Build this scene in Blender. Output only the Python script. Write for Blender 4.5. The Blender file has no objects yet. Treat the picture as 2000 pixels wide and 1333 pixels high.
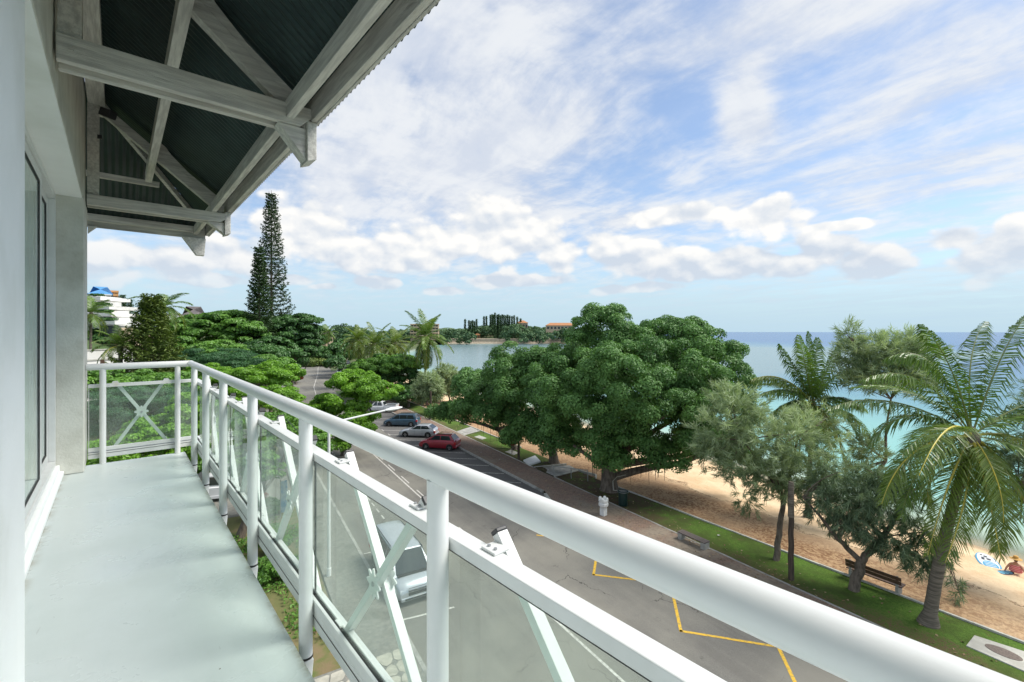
import bpy, math, random
import numpy as np
from mathutils import Vector, Matrix
PI = math.pi
R = random.Random(7)
NR = np.random.RandomState(11)
scene = bpy.context.scene
COL = scene.collection

# ------------------------------------------------------------------ camera, sky, sun, exposure
EYE = 1.5                 # eye above the balcony floor (z = 0)
GZ = -10.7                # street level
YAW = math.radians(40.94) # view direction, clockwise from the balcony's length (+Y)
F = 890.0
cam_d = bpy.data.cameras.new('camera')
cam = bpy.data.objects.new('camera', cam_d); COL.objects.link(cam)
cam.location = (0, 0, EYE)
cam.rotation_euler = (PI/2, 0, -YAW)
cam_d.sensor_width = 36.0; cam_d.lens = 36.0*F/2000.0
cam_d.shift_y = -18.5/2000.0
cam_d.clip_start = 0.05; cam_d.clip_end = 40000
scene.camera = cam

SUN_EL, SUN_AZ = 52.0, 128.0       # azimuth clockwise from +Y
sun_d = bpy.data.lights.new('sun', 'SUN'); sun = bpy.data.objects.new('sun', sun_d); COL.objects.link(sun)
sun_d.energy = 2.6; sun_d.angle = math.radians(28); sun_d.color = (1.0, 0.955, 0.88)
sd = Vector((math.sin(math.radians(SUN_AZ))*math.cos(math.radians(SUN_EL)),
             math.cos(math.radians(SUN_AZ))*math.cos(math.radians(SUN_EL)), math.sin(math.radians(SUN_EL))))
sun.rotation_euler = sd.to_track_quat('Z', 'Y').to_euler()
sun.location = (0, 0, 60)

scene.view_settings.view_transform = 'Standard'
scene.view_settings.look = 'None'
scene.view_settings.exposure = 0.85
scene.view_settings.gamma = 1.0
scene.view_settings.use_curve_mapping = False
scene.render.engine = 'CYCLES'
scene.cycles.max_bounces = 10; scene.cycles.transparent_max_bounces = 24
scene.cycles.diffuse_bounces = 5; scene.cycles.glossy_bounces = 4; scene.cycles.transmission_bounces = 6
scene.cycles.sample_clamp_indirect = 6.0

S_, C_ = math.sin(YAW), math.cos(YAW)
def at3(px, py, d):
    l = (px-1000)/F*d
    return Vector((d*S_+l*C_, d*C_-l*S_, EYE-(py-648)/F*d))
def G(px, py, z=GZ):
    return at3(px, py, F*(EYE-z)/(py-648))
SA, CA = math.sin(math.radians(9.94)), math.cos(math.radians(9.94))
def P(u, v, z=GZ):       # street frame: u along the street, v towards the sea
    return Vector((u*SA+v*CA, u*CA-v*SA, z))
def UV(p):
    return (p[0]*SA+p[1]*CA, p[0]*CA-p[1]*SA)
STREET_ROT = -math.radians(9.94)

class NT:
    dim = None
    def __init__(s, tree): s.t = tree; s.n = tree.nodes; s.l = tree.links
    def _in(s, sock, v):
        if isinstance(v, bpy.types.NodeSocket): s.l.new(v, sock)
        elif v is not None: sock.default_value = v
    def new(s, typ, **kw):
        n = s.n.new(typ)
        for k, v in kw.items(): setattr(n, k, v)
        return n
    def m(s, op, a, b=None, c=None, clamp=False):
        n = s.n.new('ShaderNodeMath'); n.operation = op; n.use_clamp = clamp
        s._in(n.inputs[0], a); s._in(n.inputs[1], b)
        if c is not None: s._in(n.inputs[2], c)
        return n.outputs[0]
    def vm(s, op, a, b=None):
        n = s.n.new('ShaderNodeVectorMath'); n.operation = op
        s._in(n.inputs[0], a)
        if op == 'SCALE': s._in(n.inputs['Scale'], b)
        elif b is not None: s._in(n.inputs[1], b)
        return n.outputs['Value'] if op in ('LENGTH', 'DOT_PRODUCT') else n.outputs[0]
    def xyz(s, x, y, z=0.0):
        n = s.n.new('ShaderNodeCombineXYZ'); s._in(n.inputs[0], x); s._in(n.inputs[1], y); s._in(n.inputs[2], z)
        return n.outputs[0]
    def sep(s, v):
        n = s.n.new('ShaderNodeSeparateXYZ'); s.l.new(v, n.inputs[0]); return n.outputs
    def noise(s, vec, scale, detail=4, rough=0.5, dist=0.0, out=0, dim='3D'):
        n = s.n.new('ShaderNodeTexNoise'); n.noise_dimensions = s.dim or dim; s._in(n.inputs['Vector'], vec)
        n.inputs['Scale'].default_value = scale; n.inputs['Detail'].default_value = detail
        n.inputs['Roughness'].default_value = rough; n.inputs['Distortion'].default_value = dist
        return n.outputs[out]
    def mr(s, v, a, b, c=0.0, d=1.0, smooth=True):
        n = s.n.new('ShaderNodeMapRange'); n.interpolation_type = 'SMOOTHSTEP' if smooth else 'LINEAR'
        s._in(n.inputs['Value'], v)
        for k, x in zip(('From Min', 'From Max', 'To Min', 'To Max'), (a, b, c, d)): s._in(n.inputs[k], x)
        return n.outputs[0]
    def mix(s, f, a, b, bt='MIX'):
        n = s.n.new('ShaderNodeMix'); n.data_type = 'RGBA'; n.blend_type = bt
        s._in(n.inputs[0], f)
        s._in(n.inputs[6], (*a, 1) if isinstance(a, tuple) and len(a) == 3 else a)
        s._in(n.inputs[7], (*b, 1) if isinstance(b, tuple) and len(b) == 3 else b)
        return n.outputs[2]

world = bpy.data.worlds.new('World'); scene.world = world; world.use_nodes = True
w = NT(world.node_tree); w.dim = '2D'
for n in list(w.n): w.n.remove(n)
wo = w.new('ShaderNodeOutputWorld'); bg = w.new('ShaderNodeBackground'); bg.inputs['Strength'].default_value = 0.1
w.l.new(bg.outputs[0], wo.inputs[0])
sky = w.new('ShaderNodeTexSky'); sky.sky_type = 'NISHITA'; sky.sun_disc = False
sky.sun_elevation = math.radians(SUN_EL); sky.sun_rotation = math.radians(SUN_AZ)
sky.air_density = 1.0; sky.dust_density = 0.6; sky.ozone_density = 1.6
tc = w.new('ShaderNodeTexCoord')
D = w.vm('NORMALIZE', tc.outputs['Generated'])
dx, dy, dz = w.sep(D)
el = w.m('ARCSINE', dz)
az = w.m('SUBTRACT', w.m('ARCTAN2', dx, dy), YAW)      # 0 = straight ahead
ae = w.xyz(az, el, 0.0)
skyc = w.mix(1.0, sky.outputs[0], (0.88, 0.95, 1.00), 'MULTIPLY')
# high cloud sheet in plan coordinates
zz = w.m('ADD', w.m('MAXIMUM', dz, 0.0), 0.10)
pl = w.xyz(w.m('DIVIDE', dx, zz), w.m('DIVIDE', dy, zz), 0.0)
def ang(x, y, rx, ry):      # a cloud patch as heading, height and angular half-sizes
    a = math.atan((x-1000)/F); e = math.atan((648-y)/F*math.cos(a)); k = math.cos(a)
    return a, e, rx/F*k*k, ry/F*k
v0 = w.new('ShaderNodeMapping'); v0.inputs['Rotation'].default_value = (0, 0, math.radians(8)); w.l.new(pl, v0.inputs[0])
warp = w.vm('SCALE', w.vm('SUBTRACT', w.noise(pl, 0.8, 3, 0.5, out=1), (0.5, 0.5, 0.5)), 0.38)
vw = w.vm('ADD', v0.outputs[0], warp)
streak = w.noise(w.vm('MULTIPLY', vw, (1.0, 0.28, 1.0)), 2.6, 6, 0.55)
fine = w.noise(w.vm('MULTIPLY', vw, (1.0, 0.30, 1.0)), 9.0, 5, 0.6)
puff = w.noise(w.vm('ADD', vw, (3.3, 1.7, 0.0)), 3.0, 8, 0.62)
def field(lst):
    out = None
    for (x, y, rx, ry, amp) in lst:
        A, E_, ra, re = ang(x, y, rx, ry)
        q = w.vm('LENGTH', w.vm('MULTIPLY', w.vm('SUBTRACT', ae, (A, E_, 0)), (1/ra, 1/re, 0)))
        q = w.mr(q, 1.25, 0.0, 0.0, amp)
        out = q if out is None else w.m('ADD', out, q)
    return out
veil = field([(800,60,330,170,.30),(900,330,260,110,.27),(1100,250,200,70,.20),(1480,60,330,80,.22),(1850,90,260,130,.12),(1750,330,330,80,.10),(760,470,330,60,.10),
              (1330,230,170,75,-.22),(1560,210,95,80,-.14),(800,150,34,26,-.20),(1130,80,60,36,-.17),(1180,330,130,60,-.12),(960,20,20,14,-.12),(640,330,120,130,.22),(700,150,120,120,.16),(1450,215,75,85,.42),(1500,250,50,40,.15),(1230,430,260,30,.14),(1000,420,420,26,.10)])
mixn = w.m('ADD', w.m('ADD', w.m('MULTIPLY', streak, 0.42), w.m('MULTIPLY', fine, 0.20)), w.m('MULTIPLY', puff, 0.58))
hi = w.m('ADD', w.m('ADD', mixn, veil), w.mr(el, 0.75, 1.1, 0.0, 0.10))
cov1 = w.mr(hi, 0.40, 0.84, 0.17, 0.96)
sh1 = w.mr(w.m('ADD', w.m('MULTIPLY', puff, 0.7), w.m('MULTIPLY', fine, 0.3)), 0.36, 0.64)
c_hi = w.mix(sh1, (3.85, 4.15, 4.7), (4.8, 4.95, 5.15))
colr = w.mix(cov1, skyc, c_hi)
# pale air near the horizon
hz = w.mr(el, 0.20, -0.005)
colr = w.mix(w.m('MULTIPLY', hz, 0.92), colr, (2.9, 4.0, 4.75))
# cumulus: patches given by heading and height, billowed by cells and noise
CU = [(590,450,75,62),(450,495,90,38),(330,505,100,40),(240,490,90,45),(690,490,80,40),(790,485,80,42),(870,475,60,48),(950,450,70,54),(1030,462,80,58),(1080,490,60,44),
      (1190,488,46,30),(1250,505,90,34),(1340,520,80,30),(1440,515,80,28),(1520,520,80,28),(1610,490,60,32),(1700,515,95,34),(1860,465,66,28),(1960,495,110,46),(1985,440,55,34),
      (1490,420,70,36),(1330,420,110,20),(1650,440,60,10),(730,552,50,12),(640,560,30,8),(870,568,40,9),(1000,548,110,14),(1190,566,50,10),(1270,560,60,9),(560,545,60,11),(400,545,80,13),
      (2250,480,160,50),(2600,500,200,45),(60,480,160,60),(-200,500,200,50)]
aeS = w.vm('MULTIPLY', ae, (1.0, 1.5, 1.0))
def billow(vec):
    vo = w.new('ShaderNodeTexVoronoi'); vo.voronoi_dimensions = '2D'; vo.feature = 'F1'; vo.inputs['Scale'].default_value = 13.0; vo.inputs['Detail'].default_value = 1.0; vo.inputs['Roughness'].default_value = 0.5
    w.l.new(vec, vo.inputs['Vector'])
    return w.m('SUBTRACT', w.noise(vec, 6.5, 7, 0.58), w.m('MULTIPLY', vo.outputs['Distance'], 0.50))
nz = billow(aeS); nz2 = billow(w.vm('ADD', aeS, (0.008, 0.022, 0.0)))
den = None; low = None
for (x, y, rx, ry) in CU:
    a, e, ra, re = ang(x, y, rx, ry)
    q = w.vm('MULTIPLY', w.vm('SUBTRACT', ae, (a, e, 0)), (1/ra, 1/re, 0))
    q = w.m('SUBTRACT', 1.25, w.vm('LENGTH', q))
    if den is None: den = q
    else:
        n_ = w.n.new('ShaderNodeMath'); n_.operation = 'SMOOTH_MAX'; n_.inputs[2].default_value = 0.35; w.l.new(den, n_.inputs[0]); w.l.new(q, n_.inputs[1]); den = n_.outputs[0]
den = w.m('ADD', w.m('MULTIPLY', den, 0.62), w.m('MULTIPLY', w.m('SUBTRACT', nz, 0.22), 0.95))
cov2 = w.mr(den, 0.00, 0.24)
lit = w.m('MULTIPLY', w.m('SUBTRACT', nz, nz2), 2.2)
shd = w.m('ADD', w.m('ADD', 0.60, lit), w.m('MULTIPLY', w.mr(den, 0.3, 0.9), -0.12), clamp=True)
hgt = w.mr(el, 0.085, 0.20, -0.50, 0.12)
shd = w.m('ADD', shd, hgt, clamp=True)
c_cu = w.mix(shd, (3.6, 4.0, 4.55), (5.8, 5.7, 5.5))
lowfade = w.mr(el, 0.045, 0.13, 0.45, 0.96)
colr = w.mix(w.m('MULTIPLY', cov2, lowfade), colr, c_cu)
below = w.mr(el, -0.001, -0.02)
colr = w.mix(below, colr, (1.3, 2.3, 3.0))
w.l.new(colr, bg.inputs['Color'])

# ------------------------------------------------------------------ materials
MATS = {}
def newmat(name):
    m = bpy.data.materials.new(name); m.use_nodes = True
    t = NT(m.node_tree); b = t.n['Principled BSDF']; MATS[name] = m
    return m, t, b
def pm(name, c1, c2=None, scale=3.0, rough=0.5, bump=0.0, bscale=None, metal=0.0, stretch=(1,1,1), spec=0.5, lo=0.35, hi=0.65, c3=None, s3=0.4, coat=0.0, detail=6, rr=0.0, b3=(0.5,0.7)):
    m, t, b = newmat(name)
    b.inputs['Roughness'].default_value = rough; b.inputs['Metallic'].default_value = metal
    b.inputs['Specular IOR Level'].default_value = spec
    b.inputs['Coat Weight'].default_value = coat
    co = t.new('ShaderNodeTexCoord').outputs['Object']
    vs = t.vm('MULTIPLY', co, stretch)
    if c2 is None: b.inputs['Base Color'].default_value = (*c1, 1)
    else:
        n = t.noise(vs, scale, detail, 0.6)
        col = t.mix(t.mr(n, lo, hi), c1, c2)
        if c3 is not None:
            n3 = t.noise(vs, s3, 5, 0.6)
            col = t.mix(t.mr(n3, b3[0], b3[1]), col, c3)
        t.l.new(col, b.inputs['Base Color'])
        if rr: t.l.new(t.mr(n, 0.3, 0.7, rough-rr, rough+rr), b.inputs['Roughness'])
    if bump:
        bn = t.new('ShaderNodeBump'); bn.inputs['Strength'].default_value = bump; bn.inputs['Distance'].default_value = 0.02
        t.l.new(t.noise(vs, bscale or scale*4, 6, 0.6), bn.inputs['Height'])
        t.l.new(bn.outputs[0], b.inputs['Normal'])
    return m
WHITE = pm('white_wall_paint', (0.88,0.90,0.89), (0.85,0.87,0.86), 2.2, 0.75, 0.12, 60, c3=(0.76,0.78,0.75), s3=0.9)
COLUMN = pm('cream_render', (0.66,0.66,0.60), (0.56,0.56,0.50), 3.5, 0.85, 0.25, 45, c3=(0.47,0.46,0.40), s3=1.6)
def floor_mat():
    m, t, b = newmat('pale_floor_paint'); co = t.new('ShaderNodeTexCoord').outputs['Object']
    n = t.noise(co, 1.1, 6, 0.6); c = t.mix(t.mr(n, .35, .68), (0.60,0.66,0.655), (0.55,0.61,0.60))
    s = t.noise(t.vm('MULTIPLY', co, (6, 1.2, 1)), 2.0, 6, .7); c = t.mix(t.m('MULTIPLY', t.mr(s, .55, .78), .5), c, (0.50,0.57,0.56))
    x, y, z = t.sep(co)
    edge = t.m('ADD', t.mr(x, -0.36, -0.44), t.mr(x, 0.60, 0.648), clamp=True)
    c = t.mix(t.m('MULTIPLY', edge, t.mr(t.noise(co, 5, 6, .75), .38, .62)), c, (0.36,0.36,0.30))
    vo = t.new('ShaderNodeTexVoronoi'); vo.inputs['Scale'].default_value = 7.0; t.l.new(t.vm('ADD', co, t.vm('SCALE', t.noise(co, 9, 3, .5, out=1), .12)), vo.inputs['Vector'])
    spot = t.m('MULTIPLY', t.mr(vo.outputs['Distance'], .055, .025), t.mr(t.sep(vo.outputs['Color'])[0], .72, .76)); c = t.mix(spot, c, (0.16,0.15,0.12))
    scf = t.noise(t.vm('MULTIPLY', co, (14, 2.0, 1)), 3.0, 3, .5); c = t.mix(t.m('MULTIPLY', t.mr(scf, .70, .76), .6), c, (0.42,0.46,0.45))
    t.l.new(c, b.inputs['Base Color']); t.l.new(t.mr(n, .3, .7, .20, .40), b.inputs['Roughness'])
    bn = t.new('ShaderNodeBump'); bn.inputs['Strength'].default_value = .12; bn.inputs['Distance'].default_value = .01
    t.l.new(t.noise(co, 14, 5, .6), bn.inputs['Height']); t.l.new(bn.outputs[0], b.inputs['Normal'])
    return m
FLOORM = floor_mat()
RAILM = pm('white_rail_paint', (0.74,0.755,0.75), (0.70,0.72,0.71), 4, 0.3, 0.02, 30, stretch=(1,0.3,1), spec=0.4, coat=0.1, c3=(0.66,0.68,0.67), s3=2.0)
ALU = pm('white_aluminium', (0.70,0.715,0.705), (0.65,0.665,0.65), 6, 0.32, 0.02, c3=(0.62,0.58,0.48), s3=3.5, b3=(0.64,0.8))
GASK = pm('black_gasket', (0.02,0.02,0.02), None, rough=0.6)
CAPM = pm('black_plastic_cap', (0.025,0.027,0.03), None, rough=0.45)
TIMX = pm('weathered_timber_paint', (0.66,0.65,0.60), (0.48,0.47,0.44), 5.5, 0.8, 0.4, 20, stretch=(0.6,7,7), c3=(0.36,0.35,0.33), s3=1.1, b3=(0.52,0.74))
TIMY = pm('weathered_timber_paint_long', (0.68,0.67,0.62), (0.49,0.48,0.45), 5.5, 0.8, 0.4, 20, stretch=(7,0.6,7), c3=(0.36,0.35,0.33), s3=1.1, b3=(0.52,0.74))
SHEETM = pm('dark_green_steel_sheet', (0.030,0.052,0.050), (0.020,0.036,0.036), 3, 0.42, 0, metal=0.2)
STEEL = pm('galvanised_steel', (0.45,0.46,0.47), (0.36,0.37,0.38), 8, 0.4, metal=0.6)
WPAINT = pm('white_pole_paint', (0.76,0.77,0.75), (0.68,0.69,0.66), 4, 0.45)
CURT = pm('white_curtain', (0.80,0.84,0.81), (0.70,0.75,0.72), 1.2, 0.9, stretch=(1,8,0.2))
CONC = pm('concrete', (0.42,0.41,0.37), (0.31,0.30,0.27), 3, 0.9, 0.3, 30, c3=(0.2,0.2,0.18), s3=0.6)
CONCL = pm('pale_concrete', (0.55,0.54,0.48), (0.42,0.41,0.36), 2.5, 0.9, 0.3, 30)
def asphalt_mat():
    m, t, b = newmat('asphalt'); b.inputs['Roughness'].default_value = .88; b.inputs['Specular IOR Level'].default_value = .3
    co = t.new('ShaderNodeTexCoord').outputs['Object']
    mp = t.new('ShaderNodeMapping'); mp.inputs['Rotation'].default_value = (0, 0, math.radians(9.94)); t.l.new(co, mp.inputs[0]); r = mp.outputs[0]
    g = t.noise(co, 24, 6, .7); c = t.mix(t.mr(g, .32, .68), (0.215,0.207,0.182), (0.150,0.145,0.128))
    v = t.sep(r)[0]
    trk = t.m('ABSOLUTE', t.m('SINE', t.m('MULTIPLY', t.m('SUBTRACT', v, 9.2), PI/1.85)))
    lng = t.noise(t.vm('MULTIPLY', r, (1.2, .05, 1)), 1.6, 5, .6)
    c = t.mix(t.m('MULTIPLY', t.mr(t.m('ADD', lng, t.m('MULTIPLY', trk, .10)), .45, .70), .55), c, (0.130,0.123,0.110))
    p = t.noise(co, .16, 5, .6); c = t.mix(t.m('MULTIPLY', t.mr(p, .42, .68), .7), c, (0.262,0.250,0.208))
    s = t.noise(co, 1.3, 5, .75); c = t.mix(t.m('MULTIPLY', t.mr(s, .62, .74), .6), c, (0.085,0.08,0.072))
    wv = t.vm('ADD', r, t.vm('SCALE', t.noise(co, 1.5, 4, .6, out=1), .8)); vo = t.new('ShaderNodeTexVoronoi'); vo.feature = 'DISTANCE_TO_EDGE'; vo.inputs['Scale'].default_value = .33; t.l.new(wv, vo.inputs['Vector'])
    c = t.mix(t.m('MULTIPLY', t.mr(vo.outputs['Distance'], .008, .002), t.mr(t.noise(co, .3, 3), .5, .6)), c, (0.06,0.057,0.05))
    t.l.new(c, b.inputs['Base Color'])
    bn = t.new('ShaderNodeBump'); bn.inputs['Strength'].default_value = .5; bn.inputs['Distance'].default_value = .02
    t.l.new(t.noise(co, 60, 4, .6), bn.inputs['Height']); t.l.new(bn.outputs[0], b.inputs['Normal'])
    return m
ASPH = asphalt_mat()
ASPHD = pm('dark_bay_asphalt', (0.135,0.130,0.122), (0.100,0.097,0.092), 20, 0.9, 0.5, 60, c3=(0.15,0.14,0.13), s3=0.2)
SIDEW = pm('pavement', (0.24,0.235,0.20), (0.17,0.17,0.15), 5, 0.9, 0.4, 30, c3=(0.12,0.12,0.10), s3=0.5)
PAINTW = pm('road_paint_white', (0.66,0.64,0.58), (0.40,0.38,0.34), 9, 0.7, lo=0.42, hi=0.62)
PAINTY = pm('road_paint_yellow', (0.75,0.46,0.04), (0.40,0.29,0.09), 9, 0.7, lo=0.46, hi=0.66)
BARK = pm('grey_bark', (0.19,0.155,0.12), (0.09,0.072,0.055), 3.0, 0.95, 0.9, 9, stretch=(2.2,2.2,0.7))
BARKP = pm('palm_bark', (0.21,0.18,0.14), (0.10,0.085,0.065), 2.5, 0.95, 0.8, 9, stretch=(0.6,0.6,7))
WOODB = pm('brown_bench_wood', (0.14,0.075,0.045), (0.075,0.042,0.028), 6, 0.55, 0.2, stretch=(1,1,6))
WOODP = pm('dark_pole_wood', (0.10,0.075,0.055), (0.05,0.037,0.028), 3, 0.9, 0.4, stretch=(4,4,0.4))
BUILDW = pm('white_facade', (0.80,0.79,0.76), (0.72,0.71,0.67), 0.35, 0.9, c3=(0.5,0.48,0.44), s3=0.15)
BUILDO = pm('orange_facade', (0.62,0.33,0.14), (0.52,0.27,0.11), 0.2, 0.9)
BUILDC = pm('cream_facade', (0.62,0.49,0.34), (0.52,0.41,0.28), 0.2, 0.9)
ROOFO = pm('orange_tile_roof', (0.50,0.23,0.10), (0.40,0.18,0.08), 0.7, 0.85, stretch=(1,1,4))
ROOFG = pm('grey_roof', (0.10,0.09,0.09), (0.16,0.14,0.13), 0.5, 0.8)
ROOFB = pm('blue_roof', (0.07,0.24,0.50), (0.09,0.30,0.58), 0.4, 0.5)
DARKW = pm('dark_window', (0.04,0.05,0.055), None, rough=0.15)
TYRE = pm('rubber', (0.018,0.018,0.018), None, rough=0.8)
RIM = pm('alloy_rim', (0.55,0.56,0.57), None, rough=0.3, metal=0.7)
CGLASS = pm('car_glass', (0.025,0.032,0.035), None, rough=0.06, spec=0.8)
CBLACK = pm('car_trim', (0.02,0.02,0.021), None, rough=0.5)
LAMPG = pm('headlamp_glass', (0.62,0.66,0.68), None, rough=0.12, spec=0.8)
TAILR = pm('tail_lamp_red', (0.42,0.015,0.02), None, rough=0.2)
CHROME = pm('chrome', (0.7,0.7,0.7), None, rough=0.15, metal=1.0)
PAVERS = None
def promenade_mat():
    m, t, b = newmat('brown_pavers'); b.inputs['Roughness'].default_value = 0.9
    co = t.new('ShaderNodeTexCoord').outputs['Object']
    mp = t.new('ShaderNodeMapping'); mp.inputs['Rotation'].default_value = (0, 0, math.radians(9.94)); t.l.new(co, mp.inputs[0])
    br = t.new('ShaderNodeTexBrick'); t.l.new(mp.outputs[0], br.inputs['Vector'])
    br.inputs['Scale'].default_value = 1.0; br.inputs['Brick Width'].default_value = 0.21; br.inputs['Row Height'].default_value = 0.105
    br.inputs['Mortar Size'].default_value = 0.006; br.offset = 0.5
    br.inputs['Color1'].default_value = (0.30,0.195,0.14,1); br.inputs['Color2'].default_value = (0.22,0.15,0.115,1); br.inputs['Mortar'].default_value = (0.10,0.08,0.06,1)
    n = t.noise(co, 0.35, 5, 0.6)
    c = t.mix(t.mr(n, 0.42, 0.68), br.outputs[0], (0.27,0.225,0.17))
    n2 = t.noise(co, 5.0, 4, 0.7)
    c = t.mix(t.m('MULTIPLY', t.mr(n2, 0.45, 0.7), 0.5), c, (0.10,0.075,0.055))
    t.l.new(c, b.inputs['Base Color'])
    return m
PAVERS = promenade_mat()
def grass_mat():
    m, t, b = newmat('lawn_grass'); b.inputs['Roughness'].default_value = 0.95; b.inputs['Specular IOR Level'].default_value = 0.1
    co = t.new('ShaderNodeTexCoord').outputs['Object']
    u = t.noise(co, 11, 5, 0.7); v = t.noise(co, 0.35, 5, 0.65); x = t.noise(co, 1.7, 5, 0.7)
    c = t.mix(t.mr(u, 0.35, 0.65), (0.075,0.150,0.026), (0.135,0.235,0.042))
    c = t.mix(t.mr(v, 0.35, 0.62), c, (0.075,0.105,0.028))
    c = t.mix(t.m('MULTIPLY', t.mr(x, 0.56, 0.72), 0.75), c, (0.14,0.105,0.05))
    at = t.new('ShaderNodeAttribute'); at.attribute_name = 'tint'
    e = t.m('ADD', at.outputs['Fac'], t.m('MULTIPLY', t.m('SUBTRACT', v, .5), 1.6)); c = t.mix(t.m('MULTIPLY', t.mr(e, 0.34, 0.04), t.mr(u, .35, .6)), c, (0.135,0.095,0.055))
    sh = t.new('ShaderNodeAttribute'); sh.attribute_name = 'bare'; c = t.mix(t.m('MULTIPLY', sh.outputs['Fac'], t.mr(t.m('ADD', x, t.m('MULTIPLY', u, .4)), .55, .75)), c, (0.085,0.060,0.038))
    t.l.new(c, b.inputs['Base Color'])
    bn = t.new('ShaderNodeBump'); bn.inputs['Strength'].default_value = 0.8; bn.inputs['Distance'].default_value = 0.05
    t.l.new(t.noise(co, 22, 4, 0.7), bn.inputs['Height']); t.l.new(bn.outputs[0], b.inputs['Normal'])
    return m
GRASS = grass_mat()
def sand_mat():
    m, t, b = newmat('beach_sand'); b.inputs['Roughness'].default_value = 0.95; b.inputs['Specular IOR Level'].default_value = 0.15
    co = t.new('ShaderNodeTexCoord').outputs['Object']
    at = t.new('ShaderNodeAttribute'); at.attribute_name = 'tint'     # 0 at the curb, 1 at the water
    f = at.outputs['Fac']
    wob = t.m('MULTIPLY', t.m('SUBTRACT', t.noise(co, 0.35, 5, 0.65), 0.5), 0.30)
    g = t.m('ADD', f, wob)
    big = t.noise(co, 0.5, 4, 0.6)
    c = t.mix(t.mr(big, 0.35, 0.65), (0.68,0.48,0.29), (0.78,0.59,0.38))
    # trodden, leafy upper sand
    lf = t.noise(co, 10, 6, 0.75)
    vo = t.new('ShaderNodeTexVoronoi'); vo.inputs['Scale'].default_value = 7.5; t.l.new(co, vo.inputs['Vector'])
    cell = t.sep(vo.outputs['Color'])[0]
    leafc = t.mix(t.mr(cell, 0.2, 0.9), (0.235,0.125,0.065), (0.47,0.31,0.17))
    litter = t.m('MULTIPLY', t.mr(g, 0.34, 0.20), t.mr(t.m('ADD', lf, t.m('MULTIPLY', t.noise(co, 0.22, 3), 0.5)), 0.60, 0.82))
    alongu = t.new('ShaderNodeAttribute'); alongu.attribute_name = 'far'
    litter = t.m('MULTIPLY', litter, t.mr(alongu.outputs['Fac'], 0.02, 0.6, 0.45, 1.0))
    base_l = t.m('MULTIPLY', t.mr(g, 0.36, 0.30), t.mr(alongu.outputs['Fac'], 0.1, 0.7, 0.25, 0.75)); c = t.mix(base_l, c, (0.37,0.235,0.135)); c = t.mix(litter, c, leafc)
    ln = t.m('ABSOLUTE', t.m('SUBTRACT', g, 0.345)); c = t.mix(t.m('MULTIPLY', t.mr(ln, 0.020, 0.004), t.mr(lf, 0.42, 0.6)), c, (0.13,0.07,0.035))
    sp = t.noise(co, 3.2, 6, 0.8); c = t.mix(t.m('MULTIPLY', t.mr(sp, 0.56, 0.70), t.mr(g, 0.75, 0.3)), c, (0.36,0.215,0.11))
    c = t.mix(t.mr(f, 0.90, 0.985), c, (0.40,0.30,0.19))
    t.l.new(c, b.inputs['Base Color'])
    bn = t.new('ShaderNodeBump'); bn.inputs['Strength'].default_value = 0.9; bn.inputs['Distance'].default_value = 0.10
    t.l.new(t.noise(co, 3.5, 6, 0.7), bn.inputs['Height']); t.l.new(bn.outputs[0], b.inputs['Normal'])
    return m
SAND = sand_mat()
def sea_mat():
    m, t, b = newmat('sea_water')
    at = t.new('ShaderNodeAttribute'); at.attribute_name = 'tint'; f = at.outputs['Fac']   # metres from the shore / 100
    co = t.new('ShaderNodeTexCoord').outputs['Object']
    wob = t.m('MULTIPLY', t.m('SUBTRACT', t.noise(co, 0.03, 4, 0.6), 0.5), 0.12)
    g = t.m('ADD', f, t.m('MULTIPLY', wob, t.mr(f, 0.0, 0.3)))
    c = t.mix(t.mr(g, 0.0, 0.13), (0.42,0.50,0.38), (0.23,0.49,0.44))
    c = t.mix(t.mr(g, 0.12, 0.9), c, (0.07,0.22,0.30))
    c = t.mix(t.mr(g, 0.6, 2.6), c, (0.010,0.10,0.27))
    by = t.new('ShaderNodeAttribute'); by.attribute_name = 'bay'; c = t.mix(t.m('MULTIPLY', by.outputs['Fac'], t.mr(f, 0.0, 0.25)), c, (0.16,0.25,0.27))  # bay base colour greyed to imitate sky reflected at a grazing angle
    t.l.new(c, b.inputs['Base Color'])
    b.inputs['Roughness'].default_value = 0.2; b.inputs['IOR'].default_value = 1.33; b.inputs['Specular IOR Level'].default_value = 0.18
    bn = t.new('ShaderNodeBump'); bn.inputs['Strength'].default_value = 0.55; bn.inputs['Distance'].default_value = 0.12
    mp = t.new('ShaderNodeMapping'); mp.inputs['Rotation'].default_value = (0, 0, 0.3); mp.inputs['Scale'].default_value = (1.0, 0.32, 1); t.l.new(co, mp.inputs[0])
    h = t.m('ADD', t.noise(mp.outputs[0], 1.6, 7, 0.65), t.m('MULTIPLY', t.noise(mp.outputs[0], 0.22, 4, 0.6), 2.0))
    t.l.new(h, bn.inputs['Height']); t.l.new(bn.outputs[0], b.inputs['Normal'])
    al = t.mr(f, 0.0, 0.035, 0.30, 1.0)
    t.l.new(al, b.inputs['Alpha'])
    return m
SEA = sea_mat()
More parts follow.
